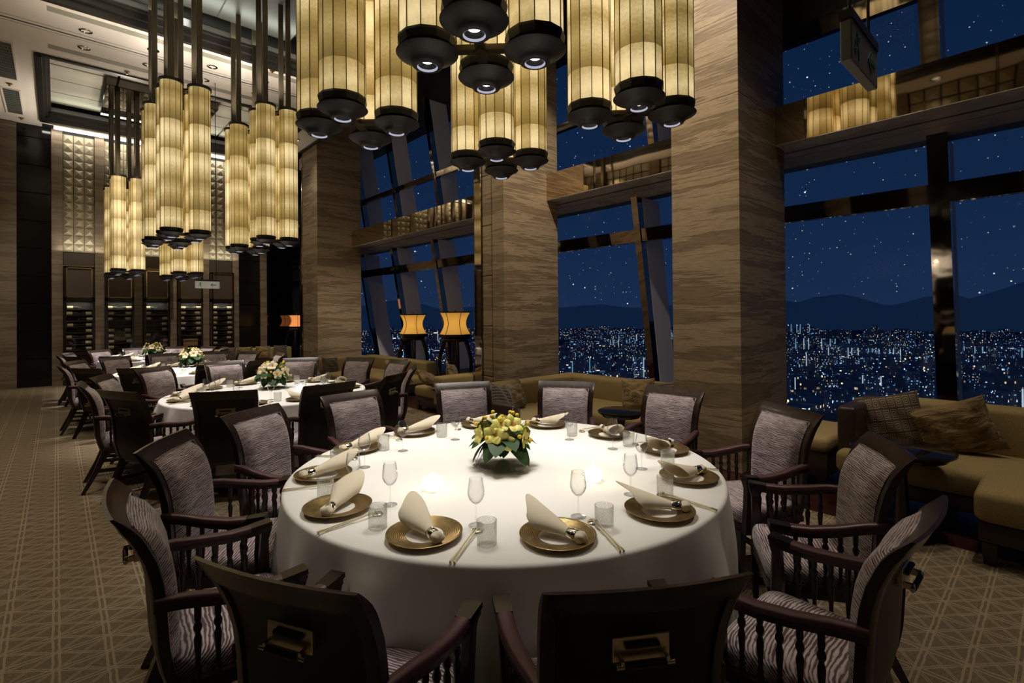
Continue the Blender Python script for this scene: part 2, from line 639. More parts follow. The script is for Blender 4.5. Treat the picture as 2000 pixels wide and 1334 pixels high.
m_leaf = M('dark_leaf', (.024, .066, .018), .5, spec=.22)
m_leaf2 = M('striped_blade', (.085, .17, .035), .35)
m_orchid = M('orchid_petal', (.62, .58, .14), .5)
m_orchid_lip = M('orchid_lip', (.45, .10, .035), .5)
m_craspedia = M('craspedia_yellow', (.75, .50, .03), .7)
T(m_craspedia).bump(T(m_craspedia).noise(T(m_craspedia).coord((400, 400, 400)), 1.0, 1), .6, .004)
m_ranun = M('green_bloom', (.32, .40, .09), .6)
m_rose = M('white_rose', (.75, .74, .62), .6)
m_cream = M('cream_bloom', (.78, .70, .45), .6)
m_stem = M('green_stem', (.10, .17, .05), .6)

m_sign = M('sign_white', (.55, .56, .52), .5, emit=(.8, .85, .78), es=.10)
m_sign_dim = M('sign_dim', (.20, .19, .165), .5)
m_green = M('sign_green', (.01, .16, .09), .5)
m_bottle = M('wine_bottle_glass', (.012, .014, .010), .12)
m_paperlabel = M('wine_label', (.42, .36, .24), .7)
m_panelbrown = M('brown_leather_panel', (.050, .032, .024), .5)
m_goldtrim = M('gold_trim', (.60, .46, .24), .22, 1.0)
m_shelf = M('cellar_shelf', (.05, .035, .025), .5)
m_carton = M('wood_crate', (.20, .13, .06), .6)

# outside
m_frit = M('grey_fin', (.86, .84, .86), .7)
m_hill = M('night_hill', (.80, .80, .80), .95, spec=0)
m_ground = M('night_ground', (.10, .13, .20), .9, spec=0)


def city_mat(name, thr, gain, warm, cell):
    m = M(name, (.27, .32, .42), .8, spec=.1)
    t = T(m)
    g = t.n('ShaderNodeNewGeometry')
    q = t.n('ShaderNodeSeparateXYZ', {0: g.outputs['Position']})
    h = t.m_('FLOOR', t.m_('DIVIDE', t.m_('ADD', q.outputs[0], t.m_('MULTIPLY', q.outputs[1], 1.37)), cell))
    vv = t.m_('FLOOR', t.m_('DIVIDE', q.outputs[2], cell * 1.1))
    cv = t.n('ShaderNodeCombineXYZ', {0: h, 1: vv})
    wn_ = t.n('ShaderNodeTexWhiteNoise', {'Vector': cv.outputs[0]}, noise_dimensions='2D')
    dens = t.noise(t.pos((.006, .006, .01)), 1.0, 3, .6)
    lit = t.m_('GREATER_THAN', t.m_('ADD', wn_.outputs['Value'], t.m_('MULTIPLY', t.m_('SUBTRACT', dens, .5), .22)), thr)
    cs = t.n('ShaderNodeSeparateColor', {0: wn_.outputs['Color']})
    oi = t.n('ShaderNodeObjectInfo').outputs['Random']
    w = t.m_('LESS_THAN', t.m_('ADD', cs.outputs[1], t.m_('MULTIPLY', oi, .25)), warm)
    colr = t.mix(w, (.32, .62, 1.0), (1.0, .76, .45))
    nz = t.m_('ABSOLUTE', t.n('ShaderNodeSeparateXYZ', {0: g.outputs['Normal']}).outputs[2])
    side = t.m_('LESS_THAN', nz, .5)
    st = t.m_('MULTIPLY', t.m_('MULTIPLY', lit, side), t.m_('MULTIPLY', t.m_('POWER', cs.outputs[2], 3.0), gain))
    t.put(t.b.inputs['Emission Color'], colr)
    t.put(t.b.inputs['Emission Strength'], st)
    m.cycles.emission_sampling = 'NONE'
    return m


m_tower = city_mat('tower_windows', .92, 2.2, .42, .85)
m_tower_far = city_mat('tower_windows_far', .92, 2.0, .55, 1.9)
m_neon_b = emitter('neon_blue', (.30, .66, 1.0), .55, False)
m_neon_w = emitter('neon_white', (.70, .88, 1.0), .62, False)
m_street = emitter('street_warm', (1.0, .66, .32), 3.2, False)
m_street_b = emitter('street_cool', (.45, .70, 1.0), 3.0, False)

# ================================================================== THE SETTING
XW0, XW1 = 6.93, 7.37          # lower glass leans inward: X at z=3.45 and at z=.75
ZC = 6.05


def xglass(z):
    return 6.93 + (3.45 - z) * .163


def xglass_up(z):
    return 7.20 + (3.9 - z) * .163


# floor: carpet and the wood floor under the window seats
MB().box(-1.2, 4.48, -4.6, 16.2, -.1, 0).build('floor', m_carpet, kind='structure', label='beige carpet with a lattice of double lines')
wf = MB().box(4.48, 7.9, -4.6, 16.2, -.1, -.004).build('floor_wood', m_woodfloor, kind='structure', label='dark red wood floor under the window seats')

# ceiling slabs round the two coffers
cl = MB()
cl.box(-1.2, -.25, -4.6, 16.2, ZC, ZC + .3)
cl.box(-.25, 4.9, 9.48, 11.58, ZC, ZC + .3)
cl.box(-.25, 4.9, 15.46, 15.70, ZC, ZC + .3)
cl.box(4.3, 4.9, 11.58, 15.46, ZC, ZC + .3)
ceil = cl.build('ceiling', m_ceiling, kind='structure', label='pale ceiling with recessed slots and downlights')
cd2 = MB().box(-1.2, 8.2, -4.6, 16.4, 7.0, 7.2)
cd2.build('ceiling_upper', m_dark, kind='structure', label='dark upper ceiling above the coffers')
for y0, y1 in ((9.70, 9.86), (11.06, 11.22)):
    MB().box(-.1, 4.6, y0, y1, ZC - .004, ZC + .01).build('ceiling_slot', m_slot, ceil)
MB().box(-.1, 2.6, 15.52, 15.62, ZC - .004, ZC + .01).build('ceiling_slot', m_slot, ceil)
for y, w, m in ((10.36, .012, m_slot), (10.47, .03, m_dark), (10.56, .012, m_slot)):
    MB().box(-1.2, 4.9, y - w / 2, y + w / 2, ZC - .003, ZC + .01).build('ceiling_groove', m, ceil)
# main coffer: stepped dark frame, raised panels with dark joints
fr = MB()
for i, (dz, off) in enumerate(((0, 0), (.10, .05), (.2, .10))):
    fr.box(-.25 - .06 + off, -.25 + off + .03, -4.6, 9.48 - off, ZC - .03 + dz, ZC + .09 + dz)
    fr.box(-.25 + off, 4.9, 9.45 - off, 9.54 - off, ZC - .03 + dz, ZC + .09 + dz)
fr.build('coffer_frame', m_dark, ceil)
x = -.10
k = 0
while x < 4.9:
    y = 9.2
    while y > 3.0:
        MB().rbox(x + .016, x + 1.35 - .016, y - 1.2 + .016, y - .016, 6.62, 6.70, .006, 1).build('coffer_panel', m_coffer, ceil)
        y -= 1.2
    x += 1.35
MB().box(-.3, 4.9, 2.9, 9.4, 6.70, 6.74).build('coffer_back', m_joint, ceil)
# second coffer
fr = MB()
for dz, off in ((0, 0), (.10, .05), (.2, .10)):
    fr.box(-.28 + off, -.19 + off, 11.55 + off, 15.49 - off, ZC - .03 + dz, ZC + .09 + dz)
    fr.box(4.2 - off, 4.33 - off, 11.55 + off, 15.49 - off, ZC - .03 + dz, ZC + .09 + dz)
    fr.box(-.25 + off, 4.3, 11.52 + off, 11.61 + off, ZC - .03 + dz, ZC + .09 + dz)
    fr.box(-.25 + off, 4.3, 15.38 - off, 15.50 - off, ZC - .03 + dz, ZC + .09 + dz)
fr.build('coffer_frame', m_dark, ceil)
for ix in range(4):
    for iy in range(5):
        x0 = -.2 + ix * 1.15
        y0 = 11.5 + iy * .8
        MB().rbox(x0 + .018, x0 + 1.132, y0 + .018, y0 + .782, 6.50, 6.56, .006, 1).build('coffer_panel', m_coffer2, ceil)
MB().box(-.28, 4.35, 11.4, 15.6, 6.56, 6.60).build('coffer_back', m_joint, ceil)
# mounting boxes from which the rods of the chandeliers hang
for n, x0, x1, y0, y1, zz in (('a', .75, 1.9, 13.0, 15.1, 6.32), ('b', 1.85, 2.75, 13.0, 15.1, 6.32)):
    MB().rbox(x0, x1, y0, y1, zz, 6.5, .01, 1).build('rod_mounting_box', m_darkmirror, ceil)
for x0, x1, y0, y1 in ((.8, 1.95, 7.5, 9.3), (1.95, 3.1, 7.5, 9.3), (1.2, 4.0, 1.6, 4.4)):
    MB().rbox(x0, x1, y0, y1, 6.50, 6.62, .01, 1).build('rod_mounting_box', m_dark, ceil)
# dark soffit above the windows
MB().box(4.9, 7.9, -4.6, 16.2, 6.86, 7.0).build('ceiling_window_side', m_dark, kind='structure')
MB().box(4.88, 4.94, -4.6, 16.2, ZC - .03, 6.9).build('trim_1', m_dark, kind='structure')

# wall behind the camera and the left wall (both seen in the mirrors only)
MB().box(-1.2, 7.9, -4.6, -4.5, 0, 7).build('wall_back', m_stone_far, kind='structure')
wl = MB().box(-1.2, -.98, -4.6, 16.2, 0, 7).build('wall_left', m_lacquer, kind='structure', label='left wall of dark panels, stone piers and quilted leather')
for y in [-3.6 + 1.9 * i for i in range(10)]:
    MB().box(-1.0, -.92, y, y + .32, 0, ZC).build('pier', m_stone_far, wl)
    q = MB()
    for iy in range(6):
        for iz in range(11):
            y0, z0 = y + .34 + iy * .257, 3.16 + iz * .262
            if y0 + .25 > y + 1.9:
                continue
            c = (-.93, y0 + .128, z0 + .13)
            q.add([(-.985, y0, z0), (-.985, y0 + .25, z0), (-.985, y0 + .25, z0 + .255), (-.985, y0, z0 + .255), c], [(1, 0, 4), (2, 1, 4), (3, 2, 4), (0, 3, 4)])
    q.build('quilted_panel', m_quilt, wl, kind='stuff')

# ---------------------------------------------------------------- far wall
YF = 16.0
wfar = MB().box(-1.2, 6.4, YF, YF + .2, 0, 7).build('wall_far', m_dark, kind='structure', label='far wall of stone piers, quilted panels and wine cabinets')
for x0, x1 in ((-.945, -.676), (-.093, .103), (.69, .866), (1.447, 1.626), (2.199, 2.372), (2.946, 3.123), (3.705, 3.864), (4.438, 4.615)):
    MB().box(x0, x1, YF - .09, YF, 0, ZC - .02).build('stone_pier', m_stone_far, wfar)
for x0, x1 in ((-.676, -.093), (3.864, 4.438)):
    for k in range(10):
        MB().rbox(x0 + .004, x1 - .004, YF - .045, YF - .004, .006 + k * .64 - (.0 if k else .0), min(.64 * (k + 1) - .004, ZC), .006, 1).build('lacquer_panel', m_lacquer, wfar)
bays = ((.103, .69), (.866, 1.447), (1.626, 2.199), (2.372, 2.946), (3.123, 3.705))
qt = MB()
w, h, d = .186, .196, .075
qt.add([(-w / 2, 0, -h / 2), (w / 2, 0, -h / 2), (w / 2, 0, h / 2), (-w / 2, 0, h / 2), (0, -d, 0),
        (-w / 2, .02, -h / 2), (w / 2, .02, -h / 2), (w / 2, .02, h / 2), (-w / 2, .02, h / 2)],
       [(0, 1, 4), (1, 2, 4), (2, 3, 4), (3, 0, 4), (1, 0, 5, 6), (2, 1, 6, 7), (3, 2, 7, 8), (0, 3, 8, 5)])
first = None
for x0, x1 in bays:
    for ix in range(3):
        for iz in range(14):
            px = x0 + (x1 - x0) * (ix + .5) / 3
            pz = 3.26 + iz * .2005
            if first is None:
                first = qt.build('quilted_tile', m_quilt, wfar, (px, YF - .03, pz))
            else:
                inst(first, wfar, (px, YF - .03, pz))
    MB().rbox(x0 + .01, x1 - .01, YF - .05, YF - .005, 2.84, 3.14, .008, 1).build('lacquer_panel', m_panelbrown, wfar)
    MB().rbox(x0, x1, YF - .07, YF - .01, 2.805, 2.835, .006, 1).build('bronze_ledge', m_brass, wfar)
MB().box(-.05, 3.86, YF - .15, YF - .10, ZC - .03, ZC + .10).build('cove_strip', m_cove, wfar)
MB().box(4.615, 6.4, YF - .03, YF, .3, 6.0).build('smoked_mirror_panel', m_darkmirror, wfar)

# ---------------------------------------------------------------- stone pillars
def pillar(y0, y1, name):
    p = MB().box(5.003, 6.195, y0 + .003, y1 - .003, 0, 6.9).build(name, m_stonejoint, kind='structure', label='travertine pillar of stacked stone slabs')
    z = -.17
    while z < 6.9:
        a, b = max(z + .0015, 0), min(z + .79 - .0015, 6.9)
        MB().rbox(5.0, 6.2, y0, y1, a, b, .002, 1).build('stone_slab', m_stone, p)
        z += .79
    return p


pillar(2.15, 2.885, 'wall_pillar_1')
p2 = pillar(5.68, 5.955, 'wall_pillar_2')
p3 = pillar(13.0, 13.5, 'wall_pillar_3')
# narrow panels with dark joints and a mirror strip beside the second and third pillar
for y0, y1, y2, m in ((5.962, 6.21, 6.40, p2), (13.51, 14.07, 14.25, p3)):
    z = .62
    for k in range(8):
        MB().rbox(5.01, 5.2, y0 + .012, y1 - .006, max(z - .785, 0), z - .008, .004, 1).build('stone_panel', m_stone, m)
        z += .79
    MB().box(5.03, 5.6, y0, y1, 0, 6.8).build('joint_backing', m_joint, m)
    MB().rbox(4.985, 5.25, y1, y2, .05, 6.8, .01, 2).build('mirror_strip', m_mullion, m)

# ---------------------------------------------------------------- window wall
wr = MB()
wr.box(7.05, 7.9, -4.6, 16.2, -.1, .20)
wr.build('wall_window_sill', m_sofawood, kind='structure')
# mirror beam across the window wall with its stone soffit
bm = MB()
n = 60
bm.grid(lambda u, v: (5.94 + .0 * v, 16.2 - u * 20.8, 3.452 + v * .424), n, 3)
beam = bm.build('wall_beam_mirror', m_mirror, smooth=180, kind='structure', label='polished bronze beam that mirrors the lamps')
MB().box(5.95, 7.3, -4.6, 16.2, 3.46, 3.87).build('beam_core', m_dark, beam)
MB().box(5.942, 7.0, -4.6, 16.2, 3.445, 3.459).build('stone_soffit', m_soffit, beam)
MB().box(6.30, 6.33, -4.6, 16.2, 3.440, 3.446).build('soffit_groove', m_dark, beam)
MB().box(6.55, 6.56, -4.6, 16.2, 3.442, 3.446).build('soffit_groove', m_brass, beam)


def sash(name, ys, zs, xf_, mull, tz0, tz1, label):
    """one inclined window: panes, mullions, a transom and grey outer fins"""
    y0, y1 = ys[0], ys[-1]
    z0, z1 = zs
    w = thing(name, label, 'window')
    del w['category']
    w['kind'] = 'structure'
    for a, b in zip(ys[:-1], ys[1:]):
        for c, d in ((z0, tz0), (tz1, z1)):
            MB().add([(xf_(c), a, c), (xf_(c), b, c), (xf_(d), b, d), (xf_(d), a, d)], [(0, 1, 2, 3)]).build('pane', m_pane, w)
    MB().add([(xf_(tz0) - .10, y0, tz0), (xf_(tz0) - .10, y1, tz0), (xf_(tz1) - .10, y1, tz1), (xf_(tz1) - .10, y0, tz1),
              (xf_(tz0) - .005, y0, tz0), (xf_(tz0) - .005, y1, tz0), (xf_(tz1) - .005, y1, tz1), (xf_(tz1) - .005, y0, tz1)],
             [(0, 3, 2, 1), (4, 5, 6, 7), (0, 1, 5, 4), (3, 7, 6, 2), (0, 4, 7, 3), (1, 2, 6, 5)]).build('transom', m_mullion, w)
    for y in mull:
        hw = .085 if y < 2 else .055
        o = .12
        MB().add([(xf_(z) - dx, y + s * hw, z) for z in (z0, z1) for dx, s in ((o, -1), (o, 1), (-.03, 1), (-.03, -1))],
                 [(0, 1, 2, 3), (4, 7, 6, 5), (0, 4, 5, 1), (1, 5, 6, 2), (2, 6, 7, 3), (3, 7, 4, 0)]).build('mullion', m_mullion, w)
        MB().add([(xf_(z) + dx, y + s, z) for z in (z0, z1) for dx, s in ((.03, -.06), (.03, .06), (.52, .06), (.52, -.06))],
                 [(0, 1, 2, 3), (4, 7, 6, 5), (0, 4, 5, 1), (1, 5, 6, 2), (2, 6, 7, 3), (3, 7, 4, 0)]).build('outer_fin', m_frit, w)
    return w


sash('window_1', (-3.2, .88, 2.9), (.20, 3.45), xglass, (-1.2, .88), 2.74, 2.94, 'lower right window of inclined glass over the night city')
sash('window_2', (2.9, 4.60, 6.3), (.20, 3.45), xglass, (4.60,), 2.74, 2.94, 'lower middle window of inclined glass over the night city')
sash('window_3', (6.3, 8.4, 10.43, 12.45, 16.0), (.20, 3.45), xglass, (8.4, 10.43, 12.45, 14.45), 2.74, 2.94, 'lower left window of inclined glass over the night city')
sash('window_4', (-3.2, .95, 2.9), (3.88, 6.85), xglass_up, (-1.2, .95), 4.98, 5.18, 'upper right window of inclined glass under the night sky')
sash('window_5', (2.9, 4.60, 6.3), (3.88, 6.85), xglass_up, (4.4,), 4.98, 5.10, 'upper middle window of inclined glass under the night sky')
sash('window_6', (6.3, 8.4, 10.43, 12.45, 16.0), (3.88, 6.85), xglass_up, (8.4, 10.43, 12.45, 14.45), 4.98, 5.10, 'upper left window of inclined glass under the night sky')
# black blind panel over the top of the upper right window
MB().add([(xglass_up(z) - .02, y, z) for y in (1.05, 2.9) for z in (5.18, 6.86)] + [(xglass_up(z) - .05, y, z) for y in (1.05, 2.9) for z in (5.18, 6.86)],
         [(0, 1, 3, 2), (4, 6, 7, 5), (0, 2, 6, 4), (1, 5, 7, 3), (0, 4, 5, 1), (2, 3, 7, 6)]).build('trim_2', m_dark, kind='structure', label='black panel over the top of the upper right window')

# ---------------------------------------------------------------- ceiling fittings
dl = thing('downlight', 'round recessed downlight with bright rim', 'downlight')
MB().lathe([(.085, -.008), (.085, 0), (.07, 0), (.055, -.012), (.045, .012)], 20).build('trim_ring', m_chrome, dl, smooth=40)
MB().lathe([(.045, .002), (.0, .002)], 16).build('lens', m_joint, dl)
pos = [(.34, 10.17), (1.20, 10.17), (2.06, 10.17), (2.92, 10.17), (.34, 10.83), (1.20, 10.83), (2.06, 10.83), (2.96, 10.83)]
cols = ('leftmost', 'second from left', 'third from left', 'rightmost')
for i, (x, y) in enumerate(pos):
    lb = '%s downlight in the %s row of the pale ceiling band' % (cols[i % 4], 'nearer' if i < 4 else 'farther')
    if i == 0:
        dl.location = (x, y, ZC)
        dl['label'] = lb
        dl['group'] = 'downlights in the ceiling band'
    else:
        dup(dl, (x, y, ZC), label=lb)
for i, (x, y) in enumerate(((-.66, 13.41), (-.58, 15.55), (.95, 11.38), (2.9, 9.62))):
    h = tag(MB().lathe([(.045, 0), (.045, -.012), (.018, -.02), (.015, -.05), (.0, -.05)], 12).build('sprinkler', m_brass, loc=(x, y, ZC), smooth=40),
            'small sprinkler head %s' % ('between the two ceiling grilles', 'beyond the farther ceiling grille', 'at the edge of the far coffer', 'near the main coffer frame')[i], 'sprinkler', 'sprinklers')
for y0, y1, lb in ((11.40, 13.12, 'nearer air grille in the ceiling at the left wall'), (13.70, 15.30, 'farther air grille in the ceiling at the left wall')):
    gq = thing('air_grille', lb, 'grille', (-.66, (y0 + y1) / 2, ZC))
    L = (y1 - y0) / 2
    MB().box(-.115, .115, -L, L, -.004, .002).build('backing', m_joint, gq)
    f_ = MB()
    for a in (-1, 1):
        f_.box(a * .13 - .015, a * .13 + .015, -L - .02, L + .02, -.014, .002)
        f_.box(-.13, .13, a * L - .015, a * L + .015, -.014, .002)
    f_.build('frame', m_ceiling, gq)
    fs = None
    for k in range(14):
        yy_ = -L + (k + .5) * 2 * L / 14
        if fs is None:
            fs = MB().box(-.115, .115, -.006, .006, -.010, -.002).build('slat', m_grille, gq, (0, yy_, 0))
        else:
            inst(fs, gq, (0, yy_, 0))
    mm = MB()
    for k in range(16):
        xx_ = -.11 + k * .22 / 15
        mm.box(xx_ - .0015, xx_ + .0015, -L, L, -.008, -.003)
    mm.build('mesh_bars', m_grille, gq, kind='stuff')
# fill spotlights, added with their fittings, over the aisle, the window seats and behind the camera
wd = thing('fill_spotlight', 'recessed spotlight over the aisle beside the front table', 'downlight', group='added fill spotlights')
MB().lathe([(.10, -.01), (.10, .01), (.08, .01), (.06, .0)], 20).build('trim_ring', m_chrome, wd, smooth=40)
MB().lathe([(.06, .001), (.0, .001)], 16).build('lens', m_led_dim, wd)
wlist = [(-.62, 1.6, ZC, .12, 'aisle', 110), (-.62, 4.2, ZC, 1.15, 'aisle', 110), (-.62, 6.9, ZC, 1.2, 'aisle', 110), (-.62, 9.3, ZC, .9, 'aisle', 110),
         (4.60, .2, 6.6, 1.5, 'window', 84), (4.5, 3.7, 6.6, .7, 'window', 100), (4.5, 7.2, 6.6, .7, 'window', 110), (4.5, 10.6, ZC, .6, 'window', 110), (4.45, 13.0, ZC, .4, 'window', 110),
         (3.7, -.2, 6.6, .70, 'carpet at right', 62),
         (1.0, -2.6, 6.6, .06, 'entrance', 120), (3.2, -2.6, 6.6, .06, 'entrance', 120)]
WL = ['over the aisle beside the front table', 'over the aisle before the second table', 'over the aisle beside the second table', 'over the aisle beside the third table',
      'over the right bay sofa', 'over the middle bay sofa', 'over the left bay near end', 'over the left bay sofa', 'by the third pillar',
      'over the carpet at the right', 'at the entrance, left', 'at the entrance, right']
for i, (x, y, z_, p_, w_, cone_) in enumerate(wlist):
    o = wd if i == 0 else dup(wd, label='recessed spotlight ' + WL[i])
    o.location = (x, y, z_ - .012)
    spot('fill_lamp', (x, y, z_ - .03), LIGHTS['fill'] * p_, cone_, .8, WARM, None, .12)


def added_spot(src, dst, k, cone, label):
    """an added spotlight in a made-up can under the upper ceiling, brightening a stone pillar"""
    d = Vector(dst) - Vector(src)
    q = d.to_track_quat('-Z', 'Y').to_euler()
    spot('pillar_fill_lamp', src, LIGHTS['added_spot'] * k, cone, .9, WARM, None, .08, q)  # lamp and can are added to brighten the pillar
    c_ = thing('pillar_fill_can', label, 'spotlight', tuple(Vector(src) - d.normalized() * .03))
    c_.rotation_euler = q
    MB().lathe([(.035, .14), (.05, .13), (.05, .0), (.045, .0), (.040, .05), (0, .05)], 16).build('can', m_dark, c_, smooth=40)
    MB().tube([(0, 0, .1), (0, .02, .2)], .012, 6).build('stem', m_dark, c_)


added_spot((3.1, 2.95, 6.5), (5.0, 2.5, 3.6), 1.25, 62, 'added black spotlight can aimed at the big pillar')
added_spot((4.3, 3.3, 6.5), (5.55, 5.68, 3.1), .75, 56, 'added black spotlight can aimed at the second pillar')
added_spot((4.2, 9.0, 6.5), (5.6, 13.0, 3.0), 1.3, 46, 'added black spotlight can aimed at the third pillar')

# added lamps by the outer downlights of the farther row brighten the far wall
for x in (.34, 2.96):
    d = Vector((x * .9 + .2, 16.0, 1.5)) - Vector((x, 10.83, ZC - .03))
    spot('far_wall_fill_lamp', (x, 10.83, ZC - .03), LIGHTS['added_spot'] * .55, 50, .8, WARM, None, .03, d.to_track_quat('-Z', 'Y').to_euler())

# ================================================================== CHANDELIERS
def chandelier_proto(s, R, L, name='chandelier'):
    """cluster of four parchment tubes; origin at the level of the downlight rims; s = side of the square, R = tube radius, L = tube length"""
    root = thing(name, 'x', 'chandelier')
    zb = R * .96              # bottom of the paper
    rib = None
    for k, (sx, sy) in enumerate(((-1, -1), (1, -1), (1, 1), (-1, 1))):
        c = (sx * s / 2, sy * s / 2, 0)
        if k == 0:
            m = MB()
            for j in range(12):
                a = 2 * PI * (j + .5) / 12
                x, y = cos(a) * R, sin(a) * R
                m.bar([(x, y, zb), (x, y, zb + L)], R * .035, R * .05, (cos(a), sin(a), 0))
            m.lathe([(R * .97, zb + .0), (R * .97, zb + .02)], 12, a0=PI / 12)
            rib = m.build('tube_ribs', m_rib, root, c)
            hw = R * sin(PI / 12) * .985
            ra = R * cos(PI / 12)
            pm = MB()
            pm.grid(lambda u, v: (ra + .018 * R * (1 - (2 * u - 1) ** 2), (2 * u - 1) * hw, zb + v * L), 4, 1)
            panel = pm.build('paper_panel', m_paper, rib, (0, 0, 0), (0, 0, 0), smooth=180)
            for j in range(1, 12):
                inst(panel, rib, rot=(0, 0, 2 * PI * j / 12))
            drum = MB().lathe([(0, zb - .002), (R * 1.05, zb - .002), (R * 1.06, zb - R * .10), (R * 1.0, zb - R * .34), (R * .4, zb - R * .36), (0, zb - R * .36)], 12, a0=PI / 12).build('base_drum', m_black, root, c)
            sau = MB().lathe([(R * .30, zb - R * .34), (R * .80, zb - R * .42), (R * 1.02, zb - R * .455), (R * 1.09, zb - R * .49), (R * 1.05, zb - R * .53), (R * .90, zb - R * .60),
                              (R * .72, zb - R * .71), (R * .60, zb - R * .79), (R * .57, zb - R * .84), (R * .52, zb - R * .92), (R * .44, zb - R * .955), (R * .37, zb - R * .96), (R * .35, zb - R * .93)], 36).build('saucer', m_saucer, root, c, smooth=50)
            MB().lathe([(R * .36, zb - R * .955), (R * .345, zb - R * .92), (R * .33, zb - R * .87)], 28).build('rim_light', m_ledring, sau, (0, 0, 0), smooth=60)
            MB().lathe([(R * .33, zb - R * .88), (R * .2, zb - R * .72), (0, zb - R * .72)], 20).build('lamp_cone', m_black, sau, (0, 0, 0), smooth=60)
            MB().lathe([(R * .20, zb - R * .74), (0, zb - R * .77)], 16).build('lens', m_led, sau, (0, 0, 0))
            top = MB().lathe([(0, zb + L), (R * 1.14, zb + L), (R * 1.14, zb + L + R * .26), (R * .5, zb + L + R * .36), (0, zb + L + R * .36)], 24).build('top_cap', m_black, root, c, smooth=40)
            rod = MB().rbox(-R * .28, R * .28, -R * .12, R * .12, zb + L + .02, 6.48, .005, 1).build('rod', m_brassdark, root, c)
            parts = [rib, drum, sau, top, rod]
        else:
            for p in parts:
                dup(p, parent=root, loc=c)
    # cross arms joining the tubes below and above
    q = s / 2
    for zz, hh, nm in ((zb - R * .38, R * .20, 'cross_arm'), (zb + L + R * .06, R * .20, 'top_arm')):
        for a in range(4):
            m = MB()
            an = PI / 4 + a * PI / 2
            m.bar([(cos(an) * .02, sin(an) * .02, zz), (cos(an) * q * 1.4, sin(an) * q * 1.4, zz)], R * .34, hh)
            m.build(nm, m_brassdark, root)
    MB().rbox(-R * .24, R * .24, -R * .24, R * .24, zb - R * .52, zb - R * .22, .005, 1).build('hub', m_brassdark, root)
    return root


m_brassdark = M('aged_bronze', (.085, .070, .045), .33, .85)


def place_ch(proto, first, x, y, zb, label, power, n, group='parchment tube chandeliers', cone=62):
    ceil_z = 6.5
    o = proto if first else dup(proto)
    o.location = (x, y, zb)
    o['label'] = label
    o['group'] = group
    # rods end at the ceiling box
    s_ = proto['side']
    offs = [(0, 0)] if n == 1 else [(-s_ / 2, -s_ / 2), (s_ / 2, -s_ / 2), (s_ / 2, s_ / 2), (-s_ / 2, s_ / 2)]
    for dx, dy in offs:
        spot('saucer_lamp', (x + dx, y + dy, zb - .03), power / len(offs), cone, .55, (1.0, .95, .86), None, .05)
    spot('ceiling_fill_uplight', (x, y, zb + (2.45 if proto['side'] > .4 else 1.92) + .42), LIGHTS['up'] * (1.0 if proto['side'] > .4 else .6), 150, .6, (1.0, .90, .76), None, .15, (PI, 0, 0))  # added uplight above the tubes, brightens the ceiling
    return o


pa = chandelier_proto(.437, .163, 2.45)
pa['side'] = .437
# rods were modelled to z = 6.48 above the origin: shorten by moving their tops
zn = 3.02


def trim_rods(proto, top):
    for c_ in proto.children:
        if c_.name.startswith('rod'):
            me = c_.data
            for v in me.vertices:
                if v.co.z > 4:
                    v.co.z = top
            break


trim_rods(pa, 6.5 - zn)
F_ = place_ch(pa, True, 1.80, 2.23, zn, 'nearest chandelier hanging low over the front table, cut by the top edge', LIGHTS['spot_main'] * 1.0, 4)
E_ = place_ch(pa, False, 1.76, 3.73, zn, 'large chandelier left of the nearest one, before the second pillar', LIGHTS['spot_far'] * .5, 1)
H_ = place_ch(pa, False, 3.23, 2.20, zn, 'large chandelier at right, in front of the big stone pillar', LIGHTS['spot_far'] * .5, 1)
G_ = place_ch(pa, False, 3.23, 3.73, zn, 'large chandelier behind the nearest one, before the middle window', LIGHTS['spot_far'] * .5, 1)
pb = chandelier_proto(.325, .127, 1.92)
pb['side'] = .325
trim_rods(pb, 6.5 - 2.58)
place_ch(pb, True, 1.285, 8.07, 2.645, 'tallest looking chandelier of the left row, over the far end of the second table', LIGHTS['spot_far'] * 1.0, 1)
place_ch(pb, False, 1.232, 9.12, 2.645, 'chandelier half hidden behind the tall left one', LIGHTS['spot_far'] * 1.0, 1)
place_ch(pb, False, 2.46, 8.10, 2.66, 'chandelier in front of the dark far corner, right of the tall left one', LIGHTS['spot_far'] * .7, 1)
place_ch(pb, False, 2.36, 9.16, 2.64, 'chandelier half hidden behind the one at the far corner', LIGHTS['spot_far'] * .7, 1)
place_ch(pb, False, 1.12, 13.45, 2.49, 'leftmost far chandelier before the wine cabinets', LIGHTS['spot_far'] * .8, 1)
place_ch(pb, False, 1.09, 14.66, 2.48, 'far chandelier directly behind the leftmost one, nearest the wine cabinets', LIGHTS['spot_far'] * .5, 1)
place_ch(pb, False, 2.21, 13.50, 2.49, 'smallest looking chandelier, low under the tall left one', LIGHTS['spot_far'] * .7, 1)
place_ch(pb, False, 2.14, 14.66, 2.48, 'farthest chandelier, behind the smallest looking one', LIGHTS['spot_far'] * .5, 1)
# added spots that brighten the second, third and farthest tables
for x_, y_, k_ in ((1.80, 6.0, 5.5), (1.52, 9.3, 5.0), (1.40, 12.4, 8.0)):
    spot('table_fill_spot', (x_, y_, 6.45), LIGHTS['spot_far'] * k_, 30, .45, (1.0, .97, .94), None, .06)

